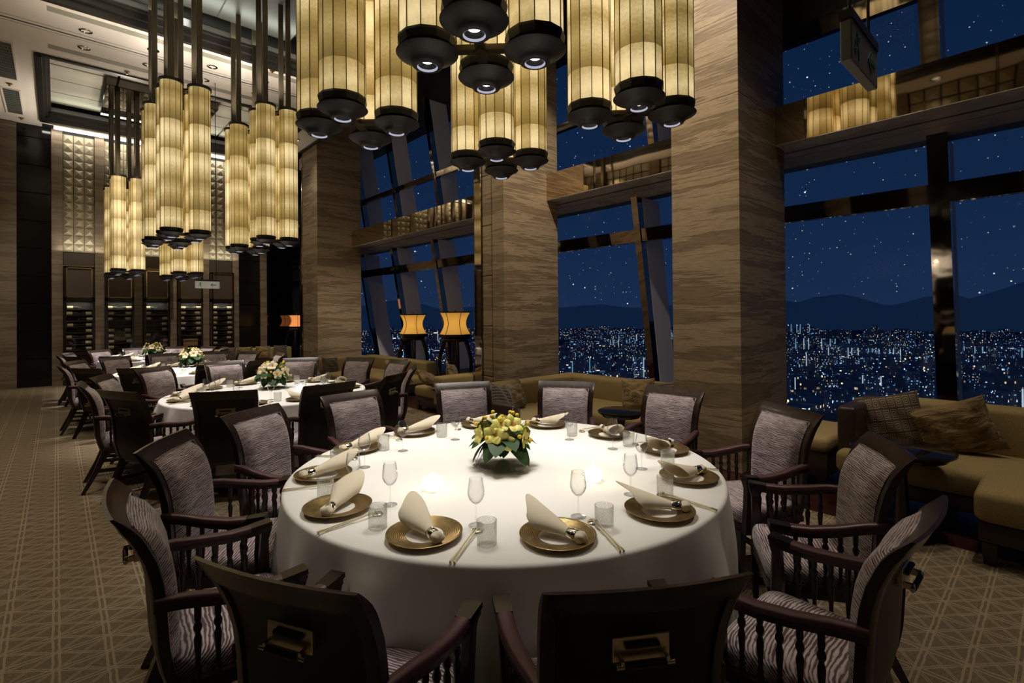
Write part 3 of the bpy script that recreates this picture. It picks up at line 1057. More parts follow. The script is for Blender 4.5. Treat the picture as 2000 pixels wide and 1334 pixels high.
# ================================================================== FLOOR LAMPS IN THE LEFT WINDOW
def lamp(name_label, x, y, zt, shade_mat, sc=1.0):
    r = thing('pedestal_lamp', name_label, 'lamp', (x, y, 0), .3)
    zs = zt
    prof = []
    for i in range(9):
        u = i / 8
        prof.append(((.30 - .085 * sin(PI * u)) * sc, zs + u * .43 * sc))
    sh = MB()
    rings = [[(rr * cos(PI / 3 * j), rr * sin(PI / 3 * j), z_ - zs - .2 * sc) for j in range(6)] for rr, z_ in prof]
    sh.loft(rings, False)
    s_ = sh.build('shade', shade_mat, r, (0, 0, zs + .2 * sc))
    rb = MB()
    for j in range(6):
        rb.tube([(rr * 1.005 * cos(PI / 3 * j), rr * 1.005 * sin(PI / 3 * j), z_ - zs - .2 * sc) for rr, z_ in prof], .006 * sc, 5)
    rb.build('shade_ribs', m_rib, s_)
    MB().lathe([(0, .235 * sc), (.31 * sc, .235 * sc), (.31 * sc, .215 * sc), (0, .215 * sc)], 6).build('top_lid', m_woodblack, s_)
    MB().lathe([(.0, .30 * sc), (.014 * sc, .29 * sc), (.018 * sc, .27 * sc), (.008 * sc, .25 * sc), (.02 * sc, .235 * sc)], 10).build('finial', m_brass, s_, smooth=60)
    MB().lathe([(0, zs), (.31 * sc, zs), (.31 * sc, zs - .06), (.26, zs - .08), (.24, zs - .12), (.27, zs - .14), (0, zs - .14)], 6).build('stand_top', m_woodblack, r)
    for j in range(4):
        a = PI / 4 + PI / 2 * j
        path = []
        for i in range(11):
            u = i / 10
            rr = .21 + .11 * sin(PI * (1 - u) * 1.0) - .10 * u ** 3 + .16 * max(0, u - .8) ** 1 * 1.2
            path.append((cos(a) * rr, sin(a) * rr, (zs - .13) * (1 - u) + .0))
        MB().tube(path, [.045 - .018 * i / 10 for i in range(11)], 8).build('curved_leg', m_woodblack, r, smooth=60)
    MB().lathe([(.035, zs - .13), (.03, .5), (.035, .3)], 10).build('center_post', m_woodblack, r, smooth=60)
    MB().lathe([(0, .32), (.22, .32), (.22, .29), (0, .29)], 16).build('lower_shelf', m_woodblack, r, smooth=40)
    return r


lamp('amber waisted lamp on a curved leg stand, left one of the window pair', 5.90, 9.80, 1.17, m_amber)
lamp('amber waisted lamp on a curved leg stand, right one beside the mirror strip', 5.72, 7.95, 1.21, m_amber)
lamp('orange lamp on a dark stand in the far corner past the third pillar', 5.36, 15.58, 1.27, m_amber_red, .8)

# ================================================================== EXIT SIGNS
def exit_sign(label, c, ang, w, h, face, rod_top, dim):
    """white plate with a running man in a doorway and an arrow pointing left"""
    r = thing('exit_sign', label, 'sign', c, ang)
    MB().rbox(-w / 2, w / 2, -.02, .02, -h / 2, h / 2, .004, 1).build('plate', face, r)
    MB().box(-w / 2 - .004, w / 2 + .004, -.024, .024, h / 2, h / 2 + h * .22).build('top_rail', m_black, r)
    g = MB()
    y = -.0225

    def flat(p):
        n_ = len(p)
        g.add([(x_, y, z_) for x_, z_ in p] + [(x_, y + .002, z_) for x_, z_ in p], [tuple(range(n_)), tuple(range(2 * n_ - 1, n_ - 1, -1))] + [(i, i + n_, (i + 1) % n_ + n_, (i + 1) % n_) for i in range(n_)])
    k = h * .42
    x0 = w * .22
    flat([(x0 - k * .75, 0), (x0 - k * .1, k * .62), (x0 + k * .12, k * .62), (x0 - k * .32, k * .14), (x0 + k * .95, k * .14), (x0 + k * .95, -k * .14), (x0 - k * .32, -k * .14), (x0 + k * .12, -k * .62), (x0 - k * .1, -k * .62)])
    g.build('arrow', m_green, r)
    g = MB()
    xm = -w * .30
    n8 = 10
    flat([(xm - k * .02 + k * .15 * cos(2 * PI * i / n8), k * .66 + k * .15 * sin(2 * PI * i / n8)) for i in range(n8)])

    def limb(a, b, t_):
        a, b = Vector(a) * k, Vector(b) * k
        d = (b - a).normalized()
        n_ = Vector((-d.y, d.x)) * t_ * k
        flat([(xm + (a + n_).x, (a + n_).y), (xm + (b + n_).x, (b + n_).y), (xm + (b - n_).x, (b - n_).y), (xm + (a - n_).x, (a - n_).y)])
    limb((0, .48), (.05, -.08), .14)
    limb((0, .42), (-.36, .22), .06)
    limb((-.36, .22), (-.46, -.06), .06)
    limb((.02, .42), (.32, .30), .06)
    limb((.32, .30), (.44, .52), .06)
    limb((.04, -.05), (-.22, -.40), .08)
    limb((-.22, -.40), (-.60, -.46), .07)
    limb((.06, -.05), (.26, -.42), .08)
    limb((.26, -.42), (.20, -.85), .07)
    g.build('running_figure', m_green, r)
    for sx in (-1, 1):
        MB().tube([(sx * w * .36, 0, h * .6), (sx * w * .36, 0, rod_top - c[2])], .006, 6).build('hanging_rod', m_black, r)
    return r


exit_sign('white exit sign with green running figure and arrow before the far wine cabinets', (2.10, 10.85, 2.19), 0.0, .40, .135, m_sign, ZC, False)
sgn = exit_sign('dark exit sign seen edge-on, hanging at upper right before the mirror beam', (2.50, .567, 2.665), 0.0, .40, .165, m_sign_dim, 6.62, True)

# ================================================================== WINDOW SEATS
def slab_cushion(x0, x1, y0, y1, z0, z1, r=.05):
    return MB().rbox(x0, x1, y0, y1, z0, z1, r, 4)


def sofa(label, seats, backs, base, legs, extras=()):
    r = thing('sofa', label, 'sofa')
    for b in seats:
        slab_cushion(*b).build('seat_cushion', m_sofa, r, smooth=50)
    for b in backs:
        slab_cushion(*b, r=.045).build('back_cushion', m_sofa, r, smooth=50)
    for b in base:
        MB().rbox(*b, .008, 2).build('base', m_sofawood, r, smooth=40)
    for x, y in legs:
        MB().bar([(x, y, .14), (x, y, 0)], [.075, .055], [.075, .055], (0, 1, 0)).build('leg', m_sofawood, r)
    for nm, b, m in extras:
        MB().rbox(*b, .03, 3).build(nm, m, r, smooth=50)
    return r


# right bay
sofa('long olive window sofa at right with a dark leather arm',
     [(4.72, 5.58, -1.6, 1.28, .28, .46)],
     [(5.46, 5.74, -1.6, 1.10, .40, .82)],
     [(4.74, 5.74, -1.6, 1.26, .17, .28)],
     [(4.80, 1.20), (5.66, 1.20), (4.80, -1.5)],
     [('arm', (4.86, 5.70, 1.16, 1.30, .40, .80), m_sofaleather)])
cz = sofa('olive chaise end at the lower right edge with a dark leather side',
          [(4.26, 4.90, -.75, .40, .27, .47)], [], [(4.28, 4.88, -.75, .38, .15, .27)],
          [(4.34, .33), (4.82, .33)],
          [('leather_side', (4.24, 4.34, -.75, .12, .26, .49), m_sofaleather)])
sofa('low olive bench beside the big pillar, left of the leather arm',
     [(5.08, 5.96, 1.42, 2.10, .32, .46)], [], [(5.10, 5.94, 1.44, 2.08, .10, .32)], [(5.16, 1.5), (5.88, 1.5), (5.16, 2.02)])


def pillow(label, mat, loc, w=.46, h=.42, d=.17, rz=0.0, tilt=0.0, roll=0.0):
    m = MB()
    nu, nv = 14, 14

    def f(u, v, sgn_):
        x, z = 2 * u - 1, 2 * v - 1
        t_ = max(0.0, (1 - x * x) * (1 - z * z)) ** .42
        k_ = 1 - .07 * (1 - z * z) * (abs(x) ** 3)
        kz = 1 - .07 * (1 - x * x) * (abs(z) ** 3)
        wr_ = .012 * sin(7 * x + 5 * z) * t_
        return (x * k_ * w / 2, sgn_ * d / 2 * t_ + wr_, z * kz * h / 2)
    m.grid(lambda u, v: f(u, v, -1), nu, nv)
    m.grid(lambda u, v: f(1 - u, v, 1), nu, nv)
    o = m.build('cushion', mat, None, loc, smooth=180)
    o.rotation_mode = 'ZYX'
    o.rotation_euler = (tilt, roll, rz)
    return tag(o, label, 'cushion', 'scatter cushions on the window sofas')


# cushions: front face is local -Y ; rz = -90 deg turns it to face -X (into the room)
FX = -PI / 2
pillow('cushion with angular key pattern against the leather arm of the right sofa', m_cush_key, (5.28, 1.00, .665), .46, .44, .16, FX + .25, -.25, .05)
pillow('crumpled gold velvet cushion on the right sofa, right of the key pattern one', m_cush_crush, (5.32, .60, .645), .52, .44, .18, FX + .1, -.35, -.16)
pillow('small patterned cushion at the right picture edge on the chaise', m_cush_wave, (4.78, -.08, .62), .34, .30, .13, FX - .5, -.5)
# round pedestal tables


def pedestal_table(label, x, y, z_, R_, thick=.035):
    r = thing('side_table', label, 'side table', (x, y, 0))
    MB().lathe([(0, z_), (R_ - .02, z_), (R_, z_ - .010), (R_, z_ - .022), (R_ - .015, z_ - thick), (0, z_ - thick)], 48).build('top', m_topglass, r, smooth=35)
    MB().lathe([(R_ - .03, z_ - thick), (R_ - .05, z_ - thick - .03), (.06, z_ - thick - .035)], 36).build('apron', m_woodblack, r, smooth=35)
    MB().lathe([(.05, z_ - .06), (.032, z_ - .16), (.040, .25), (.055, .06)], 16).build('column', m_woodblack, r, smooth=50)
    MB().lathe([(0, .06), (.06, .06), (.19, .03), (.20, 0), (0, 0)], 28).build('foot_plate', m_woodblack, r, smooth=35)
    return r


pedestal_table('round black glass side table before the right sofa, reflecting the room', 4.50, .80, .62, .31)
pedestal_table('round dark side table before the middle window sofa', 4.33, 3.10, .59, .24)
pedestal_table('dark side table between the left bay lamps and the second table', 4.05, 5.75, .58, .26)

# middle bay: corner sofa against the pillar and the window
sofa('olive corner sofa in the middle window bay',
     [(4.62, 5.50, 2.98, 4.70, .27, .44), (3.62, 4.62, 3.85, 4.70, .27, .44)],
     [(5.40, 5.68, 2.98, 4.98, .38, .725), (3.62, 5.40, 4.66, 4.96, .38, .725)],
     [(4.64, 5.66, 2.99, 4.9, .10, .27), (3.66, 4.64, 3.88, 4.9, .10, .27)],
     [(4.70, 3.02), (5.6, 3.02), (3.7, 3.94), (3.7, 4.84), (4.6, 3.94)],
     [('arm', (3.50, 3.62, 3.85, 4.96, .20, .64), m_sofaleather)])
pillow('thin striped cushion leaning on the dark arm of the middle sofa', m_cush_stripe, (3.80, 4.36, .59), .42, .38, .13, .35, -.35, .15)
pillow('gold velvet cushion beside the thin striped one on the middle sofa', m_cush_crush, (4.12, 4.52, .60), .36, .36, .17, .15, -.2, -.2)
pillow('gold crumpled cushion behind the round side table of the middle sofa', m_cush_crush, (5.12, 3.42, .62), .40, .40, .20, FX + .55, -.2, .25)
pillow('brown striped cushion at the right end of the middle sofa', m_cush_stripe, (5.22, 3.08, .62), .40, .36, .16, FX, -.2, .1)

# left bay
sofa('olive sofa against the third pillar and the left window',
     [(4.70, 5.55, 8.6, 11.0, .20, .36), (4.30, 4.70, 10.0, 11.0, .20, .36)],
     [(5.45, 5.74, 8.6, 11.3, .30, .64), (4.20, 5.45, 11.0, 11.3, .30, .64)],
     [(4.72, 5.72, 8.62, 11.2, .06, .20), (4.32, 4.72, 10.02, 11.2, .06, .20)], [(4.78, 8.7), (4.36, 10.1)])
sofa('olive sofa under the right amber lamp with rounded low back',
     [(4.55, 5.35, 6.72, 7.55, .20, .38)], [(4.40, 5.45, 6.46, 6.74, .16, .62)], [(4.57, 5.33, 6.74, 7.53, .05, .20)], [(4.6, 7.45)])
pillow('dark velvet cushion at the left end of the sofa by the third pillar', m_cush_stripe, (4.42, 10.80, .50), .40, .36, .16, .2, -.2)
pillow('small olive cushion on the sofa by the third pillar', m_sofa, (5.30, 9.72, .50), .30, .28, .12, FX + .5, -.2)
pillow('tall wavy velvet cushion before the left amber lamp', m_cush_wave, (5.12, 9.10, .52), .40, .38, .16, FX + .9, -.25, .2)
pillow('flat gold cushion on the low sofa under the right amber lamp', m_cush_crush, (4.45, 6.92, .55), .50, .26, .16, .5, -.9)
pillow('beige wavy cushion standing on the low sofa by the mirror strip', m_cush_wave, (4.95, 6.98, .60), .46, .32, .15, .7, -.25)
# far corner
sofa('olive sofa along the far wall beside the dark panel', [(3.1, 4.86, 14.1, 14.8, .22, .40)], [(3.0, 4.94, 14.75, 15.05, .32, .72)], [(3.1, 4.86, 14.1, 15.0, .05, .22)], [(3.2, 14.2), (4.8, 14.2)])
for i, (x, mt, lb) in enumerate(((3.30, m_cush_stripe, 'dark cushion at the left end of the far sofa'), (3.70, m_cush_wave, 'pale wavy cushion on the far sofa'), (4.15, m_cush_crush, 'gold cushion in the middle of the far sofa'), (4.6, m_cush_stripe, 'dark cushion toward the right end of the far sofa'))):
    pillow(lb, mt, (x, 14.65, .60), .38, .36, .15, .1 * (i - 1.5), -.2)

# ================================================================== WINE CABINETS
bt = thing('wine_bottle', 'x', 'bottle')
MB().lathe([(0, -.15), (.036, -.148), (.038, -.14), (.038, .04), (.030, .075), (.014, .10), (.0135, .15), (0, .15)], 12).xf(Matrix.Rotation(PI / 2, 4, 'Y')).build('glass_body', m_bottle, bt, smooth=60)
MB().lathe([(.039, -.105), (.039, .0)], 12).xf(Matrix.Rotation(PI / 2, 4, 'Y')).build('paper_label', m_paperlabel, bt, smooth=60)
ords = ('leftmost', 'second', 'middle', 'fourth', 'rightmost')
firstb = True
for i, (x0, x1) in enumerate(bays):
    cab = thing('wine_cabinet', '%s wine cabinet with a glass front in the far wall' % ords[i], 'cabinet', ((x0 + x1) / 2, YF, 0), 0)
    hw = (x1 - x0) / 2 - .012
    MB().box(-hw, hw, -.03, -.012, .02, 2.76).build('back', m_dark, cab)
    f_ = MB()
    for a, b, c, d in ((-hw, -hw + .045, .02, 2.80), (hw - .045, hw, .02, 2.80), (-hw, hw, 1.99, 2.07), (-hw, hw, .70, .78), (-hw, hw, 2.77, 2.81)):
        f_.box(a, b, -.30, -.02, c, d)
    f_.build('frame', m_woodblack, cab)
    MB().rbox(-hw + .04, hw - .04, -.27, -.24, .04, .70, .006, 1).build('lower_door', m_woodblack, cab)
    MB().rbox(-hw + .045, hw - .045, -.26, -.23, 2.08, 2.77, .006, 1).build('leather_panel', m_panelbrown, cab)
    g_ = MB()
    for a, b, c, d in ((-hw + .045, -hw + .065, 2.07, 2.775), (hw - .065, hw - .045, 2.07, 2.775), (-hw + .045, hw - .045, 2.07, 2.09), (-hw + .045, hw - .045, 2.755, 2.775)):
        g_.box(a, b, -.305, -.24, c, d)
    g_.build('gold_frame', m_goldtrim, cab)
    MB().add([(-hw + .045, -.285, .78), (hw - .045, -.285, .78), (hw - .045, -.285, 1.99), (-hw + .045, -.285, 1.99)], [(0, 1, 2, 3)]).build('glass_door', m_cabglass, cab)
    for k in range(8):
        zz = .86 + k * .14
        MB().box(-hw + .045, hw - .045, -.22, -.03, zz - .055, zz - .045).build('shelf', m_shelf, cab)
    strip = area('bottle_fill_light', ((x0 + x1) / 2, YF - .26, 1.97), .4, .03, 2.4, (1.0, .92, .75))  # added light inside the cabinet so the bottle labels show
    cx = (x0 + x1) / 2
    for k in range(8):
        for sgn2 in (-1, 1):
            if rnd.random() < .12 or (i == 3 and k < 2):
                continue
            lo = (cx + sgn2 * .125 + rnd.uniform(-.02, .02), YF - .15 + rnd.uniform(-.01, .01), .86 + k * .14 - .006)
            lb = 'wine bottle lying %s on the %s shelf of the %s wine cabinet' % ('left' if sgn2 < 0 else 'right', ('lowest', 'second lowest', 'third lowest', 'fourth lowest', 'fourth highest', 'third highest', 'second highest', 'top')[k], ords[i])
            if firstb:
                o = bt
                firstb = False
            else:
                o = dup(bt)
            o.location = lo
            o.rotation_euler = (rnd.uniform(-.3, .3), 0, 0 if sgn2 < 0 else PI)
            o['label'] = lb
            o['group'] = 'bottles in the %s wine cabinet' % ords[i]
    if i == 3:
        cr = thing('wooden_crate', 'pale wooden crate at the bottom of the fourth wine cabinet', 'crate', (cx, YF - .13, .775 + .03))
        MB().rbox(-.17, .17, -.07, .07, 0, .10, .004, 1).build('lower_box', m_carton, cr)
        MB().rbox(-.17, .17, -.07, .07, .105, .19, .004, 1).build('upper_box', m_carton, cr)

# ================================================================== CHAIRS
YB = [(.36, -.225), (.42, -.250), (.50, -.268), (.60, -.274), (.70, -.280), (.78, -.292), (.85, -.314), (.91, -.345), (.96, -.380), (.985, -.402)]


def yback(z):
    for (a, ya), (b, yb) in zip(YB[:-1], YB[1:]):
        if z <= b:
            q = (z - a) / (b - a)
            return ya + (yb - ya) * q
    return YB[-1][1]


def wback(z):
    s = (z - .36) / .625
    return .236 + .006 * s + .016 * max(0, s - .60) ** 1.3 * 2.2


def chair_proto():
    r = thing('armchair', 'x', 'chair')
    zs = [.36, .40, .45, .52, .60, .68, .75, .82, .88, .905, .906, .93, .955, .972, .982, .985]
    us = [-1, -.95, -.86, -.845, -.6, -.3, 0, .3, .6, .845, .86, .95, 1]

    def P(u, z, off):
        return (u * wback(z), yback(z) + .022 * u * u - .012 + off, z)
    rings = []
    for z in zs:
        th = .020 if z < .93 else .020 - (z - .93) * .25
        front = [P(u, z, th * (.75 if abs(u) == 1 else 1)) for u in us]
        rear = []
        for u in reversed(us):
            rec = .010 if (abs(u) < .85 and z < .9055) else 0.0
            rear.append(P(u, z, -th * (.75 if abs(u) == 1 else 1) + rec))
        rings.append(front + rear)
    MB().loft(rings).build('backrest_frame', m_wood, r, smooth=28)
    # rear panel of lacquer inside the frame
    MB().grid(lambda u, v: P((1 - 2 * u) * .842, .365 + v * .538, -.0125), 10, 12).build('rear_panel', m_rear, r, smooth=180)

    # upholstered pad
    def pad(u, v):
        x, q = 2 * u - 1, v
        z = .44 + q * .492
        b = .052 * max(0.0, 1 - abs(x) ** 5) ** .5 * max(0.0, 1 - abs(2 * q - 1) ** 6) ** .5
        return P(x * .81, z, .019 + b)
    MB().grid(pad, 16, 16).build('back_upholstery', m_fabric, r, smooth=180)
    # welt round the pad
    w = MB()
    loop = [pad(i / 14, 0) for i in range(15)] + [pad(1, i / 14) for i in range(1, 15)] + [pad(1 - i / 14, 1) for i in range(1, 15)] + [pad(0, 1 - i / 14) for i in range(1, 15)]
    w.tube([(a, b + .003, c) for a, b, c in loop], .003, 5).build('welt', m_fabric, r, smooth=180)
    # seat
    rings = []

    def so(k, z, n_=36):
        out = []
        for i in range(n_):
            a = 2 * PI * i / n_
            ca, sa = cos(a), sin(a)
            e_ = .28
            x = (abs(ca) ** e_) * (1 if ca > 0 else -1) * .238 * k
            y = (abs(sa) ** e_) * (1 if sa > 0 else -1) * .235 * k
            x *= 1 + .05 * (y / .235)
            out.append((x, y - .005, z))
        return out
    for k, z in ((.93, .385), (.985, .39), (1.0, .41), (1.0, .435), (.985, .455), (.95, .468), (.85, .477), (.6, .484), (.25, .487)):
        rings.append(so(k, z))
    MB().loft(rings).build('seat', m_fabric, r, smooth=60)
    rings = [so(.9, .335), so(.985, .338), so(.99, .385), so(.9, .388)]
    MB().loft(rings).build('seat_frame', m_woodblack, r, smooth=40)
    # legs
    for sx in (-1, 1):
        MB().bar([(sx * .215, .205, .345), (sx * .212, .208, 0)], [.045, .03], [.045, .03], (0, 1, 0)).build('leg', m_woodblack, r)
        MB().bar([(sx * .19, -.205, .37), (sx * .205, -.27, .2), (sx * .215, -.37, 0)], [.05, .042, .028], [.05, .042, .028], (0, 1, 0)).build('leg', m_woodblack, r)
        MB().bar([(sx * .208, .205, .17), (sx * .20, -.27, .19)], .022, .03).build('stretcher', m_woodblack, r)
    MB().bar([(-.2, -.02, .18), (.2, -.02, .18)], .022, .03).build('stretcher', m_woodblack, r)
    # arms
    sp = None
    for sx in (-1, 1):
        pth = [(sx * .232, -.285, .672), (sx * .250, -.20, .668), (sx * .262, -.08, .650), (sx * .268, .04, .638), (sx * .270, .13, .640), (sx * .270, .222, .650)]
        MB().bar(pth, [.030, .034, .040, .044, .048, .052], .026).build('arm_rail', m_woodblack, r)
        pp = [(a, b, c + .018) for a, b, c in pth[:5]]
        rings = []
        for i, p in enumerate(pp):
            p = Vector(p)
            d = (Vector(pp[min(i + 1, 4)]) - Vector(pp[max(i - 1, 0)])).normalized()
            x = d.cross(Vector((0, 0, 1))).normalized()
            ww = (.034, .038, .044, .048, .052)[i]
            rings.append([p + x * (ww / 2 * cx_) + Vector((0, 0, 1)) * cz_ for cx_, cz_ in ((-1, -.010), (1, -.010), (1, .004), (.7, .011), (0, .0135), (-.7, .011), (-1, .004))])
        MB().loft(rings).build('arm_pad', m_leather, r, smooth=50)
        MB().bar([(sx * .270, .132, .659), (sx * .270, .228, .668)], [.053, .060], .018).build('arm_cap', m_capmetal, r)
        MB().bar([(sx * .270, .205, .655), (sx * .268, .195, .60), (sx * .262, .19, .50), (sx * .252, .195, .34)], [.044, .034, .034, .036], [.05, .036, .046, .046], (0, 1, 0)).build('arm_post', m_wood, r)
        MB().bar([(sx * .245, -.235, .392), (sx * .252, .19, .392)], .03, .03).build('side_rail', m_woodblack, r)
        for k in range(5):
            y = -.165 + k * .067
            q = (y + .2) / .4
            x = sx * (.252 + .012 * q)
            if sp is None:
                H = .235
                prof = [(.008, 0), (.011, .01), (.013, .02), (.008, .035), (.0115, .04), (.007, .05), (.0085, .08), (.012, .12), (.0125, .135), (.008, .15), (.0075, .155), (.0135, .168), (.0135, .178), (.008, .19), (.011, .20), (.011, .24)]
                sp = MB().lathe(prof, 8).build('spindle', m_wood, r, (x, y, .405), smooth=60)
            else:
                inst(sp, r, (x, y, .405))
    # rear pull handle
    zc = .80
    yh = yback(zc) - .012 - .020
    pl = MB().rbox(-.072, .072, yh - .004, yh + .012, zc - .030, zc + .030, .002, 1).build('handle_plate', m_pull, r)
    pl.rotation_euler = (0, 0, 0)
    MB().tube([(-.042, yh - .009, zc + .010), (.042, yh - .009, zc + .010)], .0065, 10).build('fixed_bar', m_black, pl, smooth=60)
    for sx in (-1, 1):
        MB().rbox(sx * .056 - .005, sx * .056 + .005, yh - .030, yh - .002, zc - .030, zc - .010, .002, 1).build('bracket', m_pull, pl)
        MB().tube([(sx * .052, yh - .026, zc - .024), (sx * .072, yh - .026, zc - .024)], .0065, 8).build('knob', m_pull, pl, smooth=60)
    MB().tube([(-.052, yh - .026, zc - .026), (.052, yh - .026, zc - .026)], .0078, 12).build('grip', m_black, pl, smooth=60)
    # pull seat front, arms and front legs back so that the chair clears the cloth
    def sq(y):
        return y if y < -.2 else -.2 + (y + .2) * .86
    done = set()
    for o in r.children:
        if o.name.startswith('spindle'):
            o.location.y = sq(o.location.y)
        elif o.data.name not in done:
            done.add(o.data.name)
            for v_ in o.data.vertices:
                v_.co.y = sq(v_.co.y)
    return r


CH = chair_proto()
SEAT = {180: 'left', 150: 'far left', 120: 'far side, left of the flowers', 90: 'far side, behind the flowers', 60: 'far side, right of the flowers', 30: 'far right',
        0: 'right', -30: 'near right', -60: 'lower right', -90: 'bottom right', -120: 'near side, bottom centre', -150: 'near side, bottom left'}
SEAT2 = {180: 'left aisle side', 150: 'far left', 120: 'far side left of flowers', 90: 'far side behind flowers', 60: 'far side right of flowers', 30: 'far right',
         0: 'window side', -30: 'near window side', -60: 'near right', -90: 'near side right of centre', -120: 'near side left of centre', -150: 'near left'}
CH_LABEL1 = {
    180: 'armchair at the front table by the aisle, seen side-on at the left picture edge',
    150: 'armchair at the front table, left side, striped back turned three quarters to us',
    120: 'armchair at the front table with upright striped back, third from the lower left corner',
    90: 'armchair at the front table left of the flowers, striped back facing us',
    60: 'armchair at the front table directly behind the flowers, under the mirror strip',
    30: 'armchair at the front table before the middle window sofa',
    0: 'armchair at the front table before the big stone pillar',
    -30: 'armchair at the front table beside the pillar, its right arm facing the bench',
    -60: 'armchair at the front table before the black side table at right',
    -90: 'armchair at the lower right corner seen side-on with its rear pull handle',
    -120: 'armchair at bottom centre, dark lacquered back and nickel pull facing us',
    -150: 'armchair at bottom left, dark lacquered back and nickel pull facing us'}
firstc = True
TABS = [('front', (1.93, 2.07), 1.745, 1.0, 1), ('second', (1.80, 6.08), 1.63, 1.0, 2), ('third', (1.48, 9.40), 1.47, .95, 3), ('farthest', (1.40, 12.55), 1.39, .92, 4)]
R1 = {-120: 1.70, -150: 1.74, 180: 1.79, 150: 1.81, 120: 1.81, 90: 1.75, 60: 1.75, 30: 1.75, 0: 1.78, -30: 1.78, -60: 1.77, -90: 1.79}
ADJ = {1: {180: -4, 150: -2, 120: 3, 90: 7, 60: 4, 30: 3, 0: 2, -30: 0, -60: 1, -90: 0, -120: -3, -150: -3},
       2: {180: -3, 150: 3, 120: 4, 90: 3, 60: 0, 30: -2, 0: -2, -30: -2, -60: 0, -90: 0, -120: 0, -150: -2}}
for nm, (tx, ty), rr, sc, idx in TABS:
    for a in SEAT:
        an = rad(a + ADJ.get(idx, {}).get(a, 3 + rnd.uniform(-3, 3)))
        rc = (R1.get(a) if idx == 1 else rr) - .385 * sc + (rnd.uniform(-.02, .02) if idx > 1 else 0)
        lb = CH_LABEL1[a] if idx == 1 else 'armchair at the %s seat of the %s table' % (SEAT2[a], nm)
        o = CH if firstc else dup(CH)
        firstc = False
        o.location = (tx + cos(an) * rc, ty + sin(an) * rc, 0)
        o.rotation_euler = (0, 0, an + PI / 2 + (rad(rnd.uniform(-5, 5)) if idx > 1 else 0))
        o.scale = (sc,) * 3
        o['label'] = lb
        o['group'] = 'armchairs round the %s table' % nm

# ================================================================== TABLES, CLOTHS
CEN = {1: (1.885, 2.14, 1.155), 2: (1.76, 5.98, 1.02), 3: (1.50, 9.34, .90), 4: (1.40, 12.52, .82)}


def table(idx, nm):
    x, y, R = CEN[idx]
    t_ = thing('round_table', 'round pedestal table hidden under the cloth of the %s dining group' % nm, 'table', (x, y, 0))
    MB().lathe([(0, .742), (R - .02, .742), (R - .01, .735), (R - .02, .715), (0, .715)], 48).build('tabletop', m_woodblack, t_)
    MB().lathe([(.09, .715), (.07, .5), (.09, .12), (.30, .05), (.34, 0), (0, 0)], 24).build('pedestal', m_woodblack, t_, smooth=50)
    m = MB()
    r_ = random.Random(idx * 11)
    nf = 17
    ph = [r_.uniform(0, 6.28) for _ in range(4)]

    def fold(a):
        v = .55 * sin(nf * a + ph[0] + .9 * sin(3 * a + ph[1])) + .3 * sin((nf - 6) * a + ph[2]) + .2 * sin(5 * a + ph[3])
        return v
    N = 216 if idx < 3 else 120
    rings = []
    for k in (.0, .3, .6, .8, .92):
        rings.append([(R * k * cos(2 * PI * j / N), R * k * sin(2 * PI * j / N), .752) for j in range(N)])
    for k in range(5):
        t0 = PI / 2 * k / 4
        rings.append([((R - .012 + .018 * sin(t0)) * cos(2 * PI * j / N), (R - .012 + .018 * sin(t0)) * sin(2 * PI * j / N), .734 + .018 * cos(t0)) for j in range(N)])
    for k in range(1, 13):
        u = k / 12
        row = []
        for j in range(N):
            a = 2 * PI * j / N
            f_ = fold(a)
            rr = R + .004 + .012 * u + max(0.0, f_ + .35) ** 1.2 * .060 * min(1.0, u * 2.6) ** .6
            row.append((rr * cos(a), rr * sin(a), .734 - u * .655 + .012 * f_ * u))
        rings.append(row)
    m.v = []
    c0 = [(0, 0, .752)]
    m.loft(rings, False)
    m.f.append(tuple(range(N)))
    o = m.build('tablecloth', m_cloth, None, (x, y, 0), smooth=60)
    tag(o, 'white floor-length tablecloth of the %s dining table' % nm, 'tablecloth', 'white round tablecloths')


for i, nm in ((1, 'front'), (2, 'second'), (3, 'third'), (4, 'farthest')):
    table(i, nm)

# ================================================================== TABLEWARE
ZT = .7525


def plate_proto():
    r = thing('plate', 'x', 'plate')
    MB().lathe([(.0, .006), (.062, .006), (.072, .008)], 40).build('white_well', m_porcelain, r, smooth=60)
    MB().lathe([(.072, .008), (.10, .013), (.13, .019), (.143, .022), (.1455, .0215), (.143, .019), (.10, .008), (.06, .0005), (0, .0005)], 56).build('gold_rim', m_gold, r, smooth=60)
    return r


